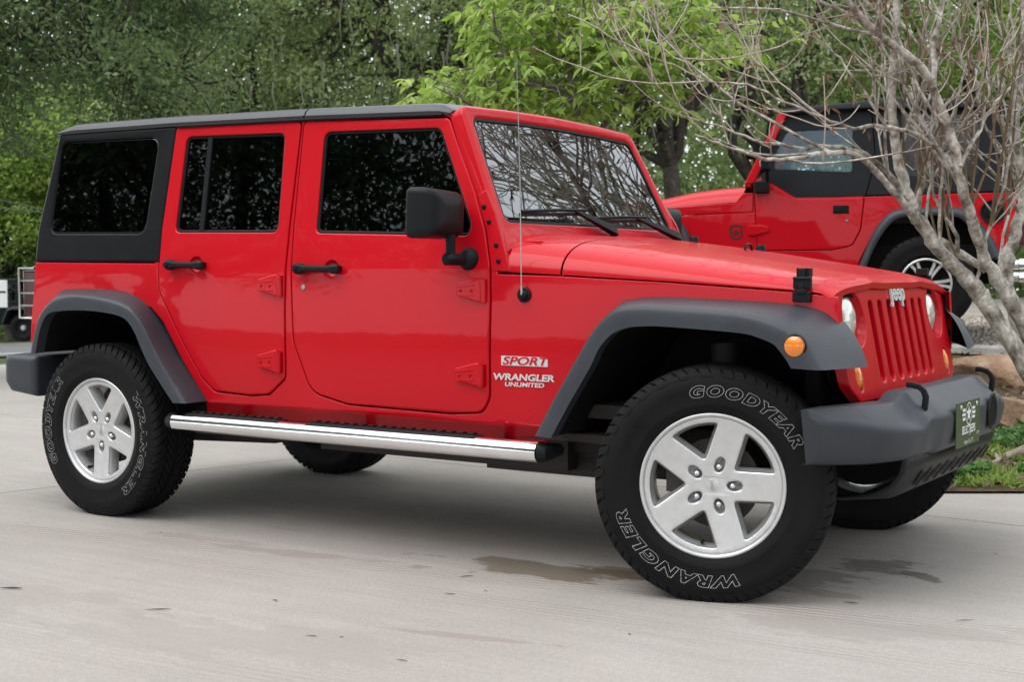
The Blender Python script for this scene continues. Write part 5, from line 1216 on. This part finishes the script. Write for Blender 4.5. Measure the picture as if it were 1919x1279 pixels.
crown_tree('mossy_oak', gpt(330, 25), 'grey-green moss-hung oak rising behind the rear of the red car roof', T, cpt(420, 20, 24), (3.3, 3.0, 2.9), 5, M_OAKM, .10, 130, 360, .3, limbs=9, clump_r=.55, moss=260, low=-1)
crown_tree('mossy_oak', gpt(815, 22), 'moss-hung oak with a dark forked trunk above the middle of the roof', T, cpt(740, -10, 22.5), (2.9, 2.6, 2.5), 8, M_OAKM, .095, 100, 310, .2, limbs=8, clump_r=.5, moss=320, low=-1, lean=(.1, .1, 3.6))
crown_tree('mossy_oak', gpt(1255, 21), 'spreading oak with upright dark trunk left of the soft-top car', T, cpt(1180, -30, 21.5), (2.9, 2.6, 2.3), 13, M_OAKM, .095, 90, 290, .15, limbs=9, clump_r=.5, moss=160, low=-1, lean=(0, .0, 2.5))
crown_tree('live_oak', gpt(1345, 23), 'oak with leaning dark trunk just left of the soft-top car windscreen', T, cpt(1500, -20, 24), (3.0, 2.8, 2.4), 17, M_OAKM, .10, 100, 300, .17, limbs=8, clump_r=.55, moss=120, low=-1, lean=(.55, .35, 2.3))
crown_tree('live_oak', gpt(1800, 27), 'leafy green oak rising behind the black soft top', T, cpt(1780, 20, 26), (3.6, 3.2, 2.6), 21, M_OAKG, .09, 110, 560, .28, limbs=8, clump_r=.6, moss=60, low=-1)
crown_tree('broadleaf_tree', gpt(20, 44), 'fresh light green tree behind the power lines at the left edge', T, cpt(30, 330, 43), (2.6, 2.4, 2.6), 25, M_OAKG, .16, 90, 380, .2, limbs=8, clump_r=.6, low=-1, group=None)
crown_tree('broadleaf_tree', gpt(190, 47), 'light green tree right of the power lines, mostly behind the rear of the red car', T, cpt(190, 270, 46), (3.0, 2.6, 3.2), 26, M_OAKG, .17, 90, 380, .22, limbs=8, clump_r=.65, low=-1)
crown_tree('broadleaf_tree', gpt(-140, 46), 'light green tree cut by the left edge below the dark oak', T, cpt(-120, 330, 45), (2.8, 2.6, 3.0), 27, M_OAKG, .16, 80, 360, .2, limbs=7, clump_r=.65, low=-1)
# the far-off wood: leaf masses nobody could count, low along the horizon
rng = np.random.default_rng(77); n = 6200
cen = []
for _ in range(n):
    az = rng.uniform(-62, 40); px = 960+2600*math.tan(RAD(max(min(az+33, 70), -60))); dist = rng.uniform(34, 58) if px > 250 else rng.uniform(52, 70)
    q = Vector((CAM.x+dist*math.sin(RAD(az)), CAM.y+dist*math.cos(RAD(az)), 0)); g = float(gh(q.x, q.y)); h = rng.uniform(0, 1)**1.3*9.5 if px < 1950 else rng.uniform(0, 1)**1.2*6.5
    cen.append((q.x, q.y, g+h+.3))
cen = np.array(cen); pts = np.repeat(cen, 75, 0)+rng.normal(size=(n*75, 3))*np.array([.8, .8, .5])
tn = np.clip(np.repeat(rng.uniform(.1, .9, n), 75)+rng.normal(size=n*75)*.15, 0, 1)
o = leaves('woodland', pts, .22, leaf_mat('far_leaf', [(.10, .15, .05), (.17, .24, .08), (.24, .31, .12), (.31, .36, .19)], .45, .6, .2), None, rng, .55, tone=tn); tag(o, kind='stuff')

# young tree with large bright drooping leaflets, just behind the red car
def young_tree():
    rng = np.random.default_rng(41); B = gpt(1085, 9.0); root = empty('young_tree', B); tag(root, 'young tree with large bright green drooping leaves right behind the red car', 'tree')
    b = np.array(B); mb = MB(); ends = []
    def pl(pts, d0, d1): return [np.array(atd(x, y, d0+(d1-d0)*i/(len(pts)-1)))-b for i, (x, y) in enumerate(pts)]
    stems = [(pl([(1085, 520), (1092, 330), (1080, 200), (1062, 110), (1040, 40), (1010, -60)], 9, 8.9), .035, .008),
             (pl([(1090, 420), (1120, 260), (1170, 190), (1230, 110), (1280, 20), (1300, -60)], 9, 9.4), .028, .008),
             (pl([(1085, 400), (1110, 225), (1118, 120), (1125, 20), (1130, -80)], 9, 9.2), .028, .007),
             (pl([(1082, 260), (1060, 172), (1000, 160), (960, 140), (930, 60), (920, -40)], 9, 8.7), .02, .006),
             (pl([(1000, 330), (945, 210), (925, 130), (930, 100)], 8.9, 8.7), .016, .005),
             (pl([(960, 300), (905, 215), (860, 185), (820, 165)], 8.8, 8.5), .012, .004),
             (pl([(1230, 110), (1300, 70), (1340, 60), (1365, 95)], 9.4, 9.6), .012, .004)]
    C = []; D = []
    for p, r0, r1 in stems:
        p = [Vector(q) for q in p]; dd = dens(p, 4); mb.tube(dd, list(np.linspace(r0, r1, len(dd))), 7)
        for q in dd[len(dd)//3:]: ends.append(np.array(q))
    E_ = np.array(ends); tw = []
    tg = []
    for (x, y, w, h, k) in ((1040, 90, 150, 110, 19), (1120, 60, 120, 90, 16), (960, 60, 70, 80, 14), (1230, 60, 130, 90, 20), (1180, 140, 120, 80, 11), (900, 185, 60, 30, 9), (835, 165, 45, 25, 8), (1100, 190, 90, 50, 10), (1330, 60, 50, 70, 8), (1080, -40, 220, 60, 16), (950, 170, 60, 35, 8)):
        for _ in range(k): tg.append(np.array(atd(rng.normal(x, w*.5), rng.normal(y, h*.5), rng.uniform(8.5, 9.8)))-b)
    for c in tg:
        i = int(np.argmin(np.linalg.norm(E_-c, axis=1))); L = np.linalg.norm(E_[i]-c); p = curve(E_[i], c, (0, 0, L*.25), rng, 6, .04); mb.tube(p, list(np.linspace(.007, .003, 6)), 5)
        # compound leaves: rachis with paired leaflets, drooping
        for m_ in range(rng.integers(4, 8)):
            a = rng.uniform(0, 6.28); dv = np.array([math.cos(a), math.sin(a), rng.uniform(-.2, .5)]); L2 = rng.uniform(.14, .30); q0 = p[rng.integers(3, 6)]
            q1 = q0+dv*L2+np.array([0, 0, -.10*rng.uniform(.3, 1.3)]); rc = curve(q0, q1, (0, 0, .05), rng, 5, .02); mb.tube(rc, [.003]*5, 4)
            side = np.array([-math.sin(a), math.cos(a), 0])
            for i in range(1, 5):
                for sd in (1, -1): C.append(rc[i]); D.append(side*sd*.8+dv*.5+np.array([0, 0, -.55]))
            C.append(rc[4]); D.append(dv+np.array([0, 0, -.5]))
    mb.build('trunk', noise_mat('young_bark', [(.09, .075, .06), (.16, .14, .12), (.24, .22, .19)], 20, bump=.5, bscale=60), root, angle=60)
    leaves('crown', np.array(C), .088, M_BRIGHT, root, rng, .36, .15, fold=True, dirs=np.array(D))
young_tree()

# bare tree with pale mottled stems in front of the soft-top car
def bare_tree():
    rng = np.random.default_rng(5); B0 = atd(1990, 800, 7.7); B = (B0.x, B0.y, float(gh(B0.x, B0.y))); b = np.array(B)
    root = empty('bare_tree', B); tag(root, 'leafless multi-stemmed tree with pale mottled bark and wiry twigs at right', 'tree')
    big = MB(); twig = MB(); pods = []; nodes = []
    def pl(pts, d0, d1): return [Vector(np.array(atd(x, y, d0+(d1-d0)*i/(len(pts)-1)))-b) for i, (x, y) in enumerate(pts)]
    foot = (1975, 790)
    st = [([foot, (1935, 705), (1898, 645), (1846, 565), (1826, 538), (1790, 502), (1753, 460), (1733, 424), (1715, 405), (1703, 372), (1690, 330), (1675, 256), (1670, 182), (1677, 100), (1682, 0), (1690, -120), (1670, -260), (1640, -420)], 7.7, 7.3, .066, .012),
          ([(1975, 780), (1935, 650), (1905, 585), (1884, 548), (1856, 504), (1840, 471), (1828, 429), (1814, 387), (1800, 338), (1785, 262), (1758, 188), (1741, 148), (1711, 111), (1650, 67), (1603, 20), (1540, -60), (1470, -160), (1380, -260)], 7.75, 6.9, .052, .010),
          ([(1985, 790), (1925, 660), (1895, 565), (1886, 525), (1888, 485), (1898, 450), (1910, 405), (1922, 360), (1908, 300), (1902, 235), (1912, 168), (1920, 80), (1930, -30), (1960, -200), (1990, -380)], 7.8, 8.0, .055, .012),
          ([(1852, 508), (1812, 485), (1765, 455), (1728, 434), (1718, 402), (1726, 350), (1735, 300), (1722, 240), (1712, 170), (1725, 90), (1745, 0), (1760, -140)], 7.62, 7.9, .03, .008),
          ([(1712, 402), (1694, 384), (1650, 330), (1603, 290), (1549, 286), (1502, 297), (1448, 300), (1400, 288), (1345, 268), (1300, 252)], 7.45, 6.6, .026, .004),
          ([(1700, 372), (1664, 326), (1620, 290), (1560, 275), (1500, 277), (1460, 270), (1410, 262), (1340, 235), (1270, 215)], 7.42, 6.9, .018, .004),
          ([(1790, 312), (1740, 265), (1700, 246), (1640, 236), (1590, 238), (1540, 220), (1470, 190), (1400, 160), (1330, 150), (1260, 120)], 7.35, 6.7, .016, .003),
          ([(1751, 165), (1753, 67), (1768, -10), (1780, -120), (1800, -240)], 7.2, 7.4, .02, .006),
          ([(1800, 310), (1835, 245), (1870, 190), (1905, 150), (1950, 120)], 7.3, 7.7, .016, .005),
          ([(1797, 478), (1790, 440), (1770, 400), (1752, 370), (1745, 330), (1740, 260)], 7.6, 7.5, .016, .005),
          ([(1830, 545), (1838, 500), (1850, 440), (1868, 390), (1890, 300), (1900, 200), (1915, 60)], 7.6, 7.5, .013, .006),
          ([(1760, 450), (1762, 380), (1765, 300), (1750, 200), (1760, 60), (1770, -60)], 7.5, 7.4, .010, .005),
          ([(1735, 420), (1745, 340), (1770, 260), (1800, 160), (1830, 40), (1850, -80)], 7.5, 7.7, .010, .005),
          ([(1870, 520), (1880, 440), (1905, 360), (1930, 260)], 7.7, 7.9, .011, .006),
          ([(1985, 770), (2040, 600), (2080, 420), (2090, 220), (2120, 0), (2160, -220)], 7.8, 8.6, .05, .012),
          ([(1990, 770), (2060, 640), (2150, 480), (2250, 300), (2330, 60), (2380, -160)], 7.8, 7.4, .045, .010),
          ([(1980, 760), (1990, 600), (2010, 420), (2000, 220), (1960, 20), (1900, -200), (1820, -420)], 7.8, 6.6, .045, .010)]
    srcs = []
    for pts, d0, d1, r0, r1 in st:
        r0 *= .84; p = dens(pl(pts, d0, d1), 4); p = [q+Vector(rng.normal(size=3)*.004) for q in p]; rr = np.linspace(r0, r1, len(p))*(1+.06*rng.normal(size=len(p)))
        big.tube(p, list(np.maximum(rr, .0025)), 10 if r0 > .02 else 7)
        for i in range(int(len(p)*.28), len(p)): srcs.append((np.array(p[i]), rr[i], np.array((p[min(i+1, len(p)-1)]-p[i-1]).normalized())))
    right = np.array(CR); up = np.array((0, 0, 1.)); fw = np.array(CF)
    def shoot(p, d, L, r, lvl):
        k = 7 if lvl < 2 else 5; pts = [p]; dd = d/np.linalg.norm(d); side = rng.normal(size=3)*.16
        for i in range(k):
            dd = dd+side*(.35 if i % 2 else .5)+rng.normal(size=3)*.10+up*.13; dd[2] = max(dd[2], -.08); dd /= np.linalg.norm(dd); pts.append(pts[-1]+dd*L/k)
        (big if r > .006 else twig).tube(pts, list(np.linspace(r, max(r*.45, .0026), k+1)), 6 if r > .006 else 4, caps=False)
        if lvl < 2:
            for _ in range(rng.integers(2, 4) if lvl < 2 else rng.integers(1, 3)):
                i = rng.integers(2, k+1); nd = dd*.5+rng.normal(size=3)*.75+up*.25; shoot(pts[i], nd, L*rng.uniform(.4, .75), max(r*.6, .0034), lvl+1)
        if lvl >= 1 and rng.random() < .12: pods.append(pts[-1])
    idx = rng.permutation(len(srcs))
    for i in idx[:58]:
        p, r, t = srcs[i]
        if p[2] < 1.25: continue
        left = -right*rng.uniform(.2, 1.2) if rng.random() < .62 else right*rng.uniform(.0, .7)
        d = t*.7+left+up*rng.uniform(-.1, .7)+fw*rng.normal()*.55
        shoot(p, d, rng.uniform(.5, 1.05), min(r*.55, .011), 0)
    # long wiry boughs that arch out to the left
    for _ in range(16):
        p, r, t = srcs[rng.integers(len(srcs))]
        if p[2] < 1.35: continue
        shoot(p, -right*rng.uniform(.5, 1.1)+up*rng.uniform(.1, .8)+fw*rng.normal()*.4, rng.uniform(.8, 1.4), min(r*.6, .009), 0)
    # the crown goes on well above the picture
    hi = [s_ for s_ in srcs if s_[0][2]+B[2] > 2.35]
    for _ in range(46):
        p, r, t = hi[rng.integers(len(hi))]; shoot(p, t*.5-right*rng.uniform(-.2, 1.5)+up*rng.uniform(.35, 1.0)+fw*rng.normal()*.6, rng.uniform(.9, 2.0), min(r*.7, .011), 0)
    # straight brown suckers
    suck = MB()
    lowp = [s_ for s_ in srcs if .45 < s_[0][2] < 1.5]
    for _ in range(22):
        p0, r, t = lowp[rng.integers(len(lowp))]; p1 = p0+up*rng.uniform(.7, 1.7)+right*rng.normal(.08, .2)+fw*rng.normal()*.15
        suck.tube(curve(p0, p1, rng.normal(size=3)*.03, rng, 6, .01), list(np.linspace(.0075, .003, 6)), 6)
    BK = noise_mat('pale_bark', [(.13, .11, .085), (.38, .345, .30), (.58, .55, .50)], 11, bump=.7, bscale=70, bdist=.006, scale2=45, fac2=.35, pos=(.36, .5, .62))
    big.build('trunk', BK, root, angle=70)
    twig.build('twigs', noise_mat('twig_bark', [(.24, .19, .155), (.40, .345, .30), (.54, .49, .43)], 9, bump=0), root, angle=70)
    suck.build('suckers', noise_mat('sucker_bark', [(.10, .065, .035), (.17, .12, .075), (.22, .17, .11)], 9, bump=0), root, angle=70)
    C = []; 
    for p in pods:
        for _ in range(rng.integers(2, 6)): C.append(p+rng.normal(size=3)*.012)
    for _ in range(46):
        q = np.array(atd(rng.uniform(1400, 1900), rng.uniform(-20, 300), rng.uniform(6.9, 7.8)))-b
        for _k in range(rng.integers(1, 7)): C.append(q+rng.normal(size=3)*.014)
    leaves('dry_leaves', np.array(C), .065, leaf_mat('dry_leaf', [(.13, .07, .035), (.24, .15, .09), (.36, .27, .19)], .3, .7, .2), root, rng, .22, 1.2, fold=True)
bare_tree()

# trees standing behind the photographer: what the dark windows mirror; last three added unseen to darken the grille
for k, (x, y, h, r, sd) in enumerate(((-7.5, -15.5, 6.5, 4.2, 61), (-15, -12, 6.8, 4.4, 62), (-1, -19, 7.0, 4.4, 63), (-24, -15, 7, 5, 64), (7.5, -17, 6.5, 4.2, 65), (-20, -7.5, 6.0, 4.4, 66), (-11, -18.5, 7, 4.6, 67), (-32, -13, 6.5, 5, 68), (13.5, 1.5, 5.2, 3.6, 69), (14, -6.5, 5.4, 4.0, 70), (18, -13, 6, 4.6, 71))):
    crown_tree('live_oak', (x, y, float(gh(x, y))), ['oak standing behind the photographer, mirrored in the front door window', 'oak far behind the photographer, mirrored in the rear door window', 'oak behind the photographer, off to the right of the driveway', 'oak far behind the photographer beside the road', 'oak behind the photographer at the right end of the driveway', 'oak beside the driveway behind the photographer, mirrored in the quarter window', 'oak in the second row behind the photographer', 'oak farthest behind the photographer past the road bend', 'unseen oak added ahead of the red car to darken its grille reflection', 'unseen oak added right of the photographer to darken the bumper reflection', 'unseen oak added far off to the right to darken front-end reflections'][k], T, (x, y, h), (r, r*.9, 4.2), sd, M_OAKS, .15, 110, 380, .34, limbs=9, clump_r=.7, low=-.9)
# ------------------------------------------------------------------ bed: grass, rocks, litter
def bedpt(px, py):
    """ground point of the planting bed seen at this pixel"""
    z = 0.0
    for _ in range(40):
        q = at(px, py, 2, z); z = .5*z+.5*float(gh(q.x, q.y))
    return q
rng = np.random.default_rng(9); C = []; D = []; Tn = []
def blades(n, px0, px1, py0, py1, patchy):
    for _ in range(n):
        px, py = rng.uniform(px0, px1), rng.uniform(py0, py1); q = bedpt(px, py); w = math.sin(q.x*5.1+q.y*2.3)+math.sin(q.x*2.2-q.y*6.1+1)+math.sin(q.y*11+q.x*7)*.5
        if w < patchy: continue
        k = rng.integers(2, 6)
        for _k in range(k):
            C.append((q.x+rng.normal()*.025, q.y+rng.normal()*.025, float(gh(q.x, q.y))+.005)); D.append((rng.normal()*1.0, rng.normal()*1.0, 1.0)); Tn.append(np.clip(.5+.25*w*.4+rng.normal()*.25, 0, 1))
blades(5200, 1560, 2050, 818, 916, -.35); blades(2600, 1760, 1990, 650, 820, .3); blades(500, 1300, 1760, 560, 700, .3); blades(5000, 2050, 3000, 790, 935, -.35); blades(2200, 1990, 2900, 640, 800, .3)
o = leaves('grass', np.array(C), .05, leaf_mat('grass_blade', [(.10, .16, .03), (.19, .29, .055), (.28, .39, .085), (.36, .42, .15)], .4, .5, .3), None, rng, .24, 0, tone=np.array(Tn), dirs=np.array(D)); tag(o, kind='stuff')
# broad-leaved ground cover among the grass
C = []; D = []
for _ in range(2600):
    q = bedpt(rng.uniform(1700, 1960), rng.uniform(780, 914)); 
    if math.sin(q.x*6+q.y*4)+math.sin(q.y*9-q.x*3) < .2: continue
    for _k in range(4): C.append((q.x+rng.normal()*.02, q.y+rng.normal()*.02, float(gh(q.x, q.y))+rng.uniform(.02, .06))); D.append((rng.normal(), rng.normal(), .35))
o = leaves('ground_cover', np.array(C), .04, leaf_mat('weed_leaf', [(.05, .12, .03), (.10, .21, .055), (.17, .30, .09)], .3, .45, .4), None, rng, .75, 0, fold=True, dirs=np.array(D)); tag(o, kind='stuff')
# leaf litter and bark chips on the earth
C = []; D = []
for _ in range(1500):
    q = bedpt(rng.uniform(1560, 2050), rng.uniform(655, 922)); C.append((q.x, q.y, float(gh(q.x, q.y))+rng.uniform(.012, .03))); D.append((rng.normal(), rng.normal(), .08))
for _ in range(1500):
    q = bedpt(rng.uniform(2050, 3000), rng.uniform(655, 930)); C.append((q.x, q.y, float(gh(q.x, q.y))+rng.uniform(.012, .03))); D.append((rng.normal(), rng.normal(), .08))
o = leaves('leaf_litter', np.array(C), .05, leaf_mat('litter', [(.035, .02, .012), (.10, .06, .04), (.24, .17, .13), (.40, .34, .28)], .1, .8, .2), None, rng, .45, 0, fold=True, dirs=np.array(D)); tag(o, kind='stuff')
# loose stones of the gravel
V = []; F = []; n = 0
for _ in range(2600):
    px = rng.uniform(1780, 1990); py = rng.uniform(600, 662); q = bedpt(px, py); s = rng.uniform(.012, .034); z = float(gh(q.x, q.y))+.02
    p = np.array([(1, 0, 0), (-1, 0, 0), (0, 1, 0), (0, -1, 0), (0, 0, .7), (0, 0, -.5)])*s*rng.uniform(.6, 1.3, (6, 1)); a = rng.uniform(0, 6.28); c_, s_ = math.cos(a), math.sin(a)
    p = np.stack([p[:, 0]*c_-p[:, 1]*s_, p[:, 0]*s_+p[:, 1]*c_, p[:, 2]], 1)+np.array((q.x, q.y, z+s*.2)); V.append(p); F.append(np.array([(0, 2, 4), (2, 1, 4), (1, 3, 4), (3, 0, 4), (2, 0, 5), (1, 2, 5), (3, 1, 5), (0, 3, 5)])+n); n += 6
me = raw_mesh('gravel_stones', np.concatenate(V), np.concatenate(F), rng.uniform(0, 1, 8*len(F))); o = bpy.data.objects.new('gravel_stones', me); COL.objects.link(o); me.materials.append(leaf_mat('stone', [(.16, .13, .10), (.32, .28, .24), (.52, .48, .43)], 0, .8, .3)); tag(o, kind='stuff')
# rocks
def rock(px, py, dx, dy, dz, rot, seed, label):
    q = bedpt(px, py); rg = np.random.default_rng(seed); bm = bmesh.new(); bmesh.ops.create_icosphere(bm, subdivisions=4, radius=1)
    dirs = rg.normal(size=(9, 3)); dirs /= np.linalg.norm(dirs, axis=1)[:, None]; cut = rg.uniform(.62, .85, 9)
    for v in bm.verts:
        p = np.array(v.co)
        for d, c in zip(dirs, cut):
            k = p@d
            if k > c: p = p-d*(k-c)*.93
        p = p*(1+.02*math.sin(p[0]*9+seed)*math.sin(p[1]*8)+.012*math.sin(p[2]*21+p[0]*13)); v.co = (p[0]*dx, p[1]*dy, max(p[2], -.35)*dz)
    me = bpy.data.meshes.new('rock'); bm.to_mesh(me); bm.free(); o = fin('rock', me, M_ROCK, None, True, angle=28); o.location = (q.x, q.y, q.z+dz*.22); o.rotation_euler = (0, 0, rot)
    return tag(o, label, 'rock', 'rocks in the planting bed')
rock(1868, 722, .40, .28, .20, .5, 3, 'large flat tan rock higher up the bed beside the pale stems')
rock(1905, 800, .34, .24, .17, .45, 8, 'brown angular rock low in the bed above the grass, right of the bumper')
rock(1930, 882, .05, .20, .035, 1.1, 11, 'small pale stone lying in the grass at the right edge')
# dead stick in the grass
q0 = bedpt(1985, 845); q1 = bedpt(1858, 872); mb = MB(); mb.tube([q0+Vector((0, 0, .06)), q0.lerp(q1, .4)+Vector((0, .02, .05)), q0.lerp(q1, .75)+Vector((0, 0, .03)), q1+Vector((0, 0, .01))], [.04, .034, .024, .008], 9)
tag(mb.build('dead_branch', noise_mat('dead_wood', [(.12, .09, .07), (.26, .21, .17), (.38, .33, .28)], 14, bump=.8, bscale=40), angle=60), 'weathered grey-brown piece of dead wood lying in the grass', 'dead wood')
# dry leaves and bits lying on the concrete
M_DRY = mat('dry_leaf_brown', (.055, .035, .028), .7, noise=.3)
def fallen(px, py, L, w, rot, label, curl=.10):
    q = at(px, py, 2, 0.0); mb = MB(); rows = []
    for t in np.linspace(0, 1, 7):
        ww = .6*w*math.sin(math.pi*min(max(t, .04), .96))**.8; z = .002+curl*L*(t-.5)**2*1.2; y = .12*L*math.sin(t*3)
        rows.append([(L*(t-.5), y-ww, z+ww*.5), (L*(t-.5), y, z), (L*(t-.5), y+ww, z+ww*.5)])
    mb.loft(rows, closed=False); o = mb.build('fallen_leaf', M_DRY, solid=.0008); o.location = (q.x, q.y, .0005); o.rotation_euler = (0, 0, rot)
    tag(o, label, 'fallen leaf', 'dry leaves on the concrete')
fallen(20, 1106, .085, .010, .5, 'dark curled leaf on the concrete at the far left edge')
fallen(296, 1146, .085, .006, .65, 'thin forked dark leaf stalk on the concrete below the rear wheel')
fallen(515, 1128, .022, .006, 0, 'tiny dry speck of leaf in front of the side step')
fallen(842, 1116, .045, .004, .2, 'slim dark leaf bit near the tyre track before the front wheel')
fallen(875, 1083, .05, .005, .9, 'dry twig-like leaf lying on the tyre track below the oil stain')
fallen(583, 1195, .04, .004, .3, 'thin pale leaf bit in the empty foreground left of centre')
fallen(753, 1241, .035, .004, .2, 'thin leaf bit lowest in the foreground')
fallen(1594, 1133, .05, .006, .1, 'short brown leaf right of the front wheel below the stains')
fallen(1808, 1166, .06, .003, .7, 'long thin leaf at right in the foreground')
fallen(1530, 868+40, .03, .004, .4, 'small dry leaf under the front bumper')
for k, (px, py) in enumerate(((910, 1110), (1866, 1040), (1700, 1085), (1180, 1190), (640, 1196), (520, 990), (300, 1000))):
    fallen(px, py, .014, .003, k*.9, ['reddish leaf crumb below the oil stain', 'leaf crumb far right on the concrete', 'leaf crumb just below the dark stain at right', 'leaf crumb in the foreground under the front wheel', 'leaf crumb left of the middle foreground', 'leaf crumb in the shade before the rear wheel', 'leaf crumb on the left tyre track'][k])
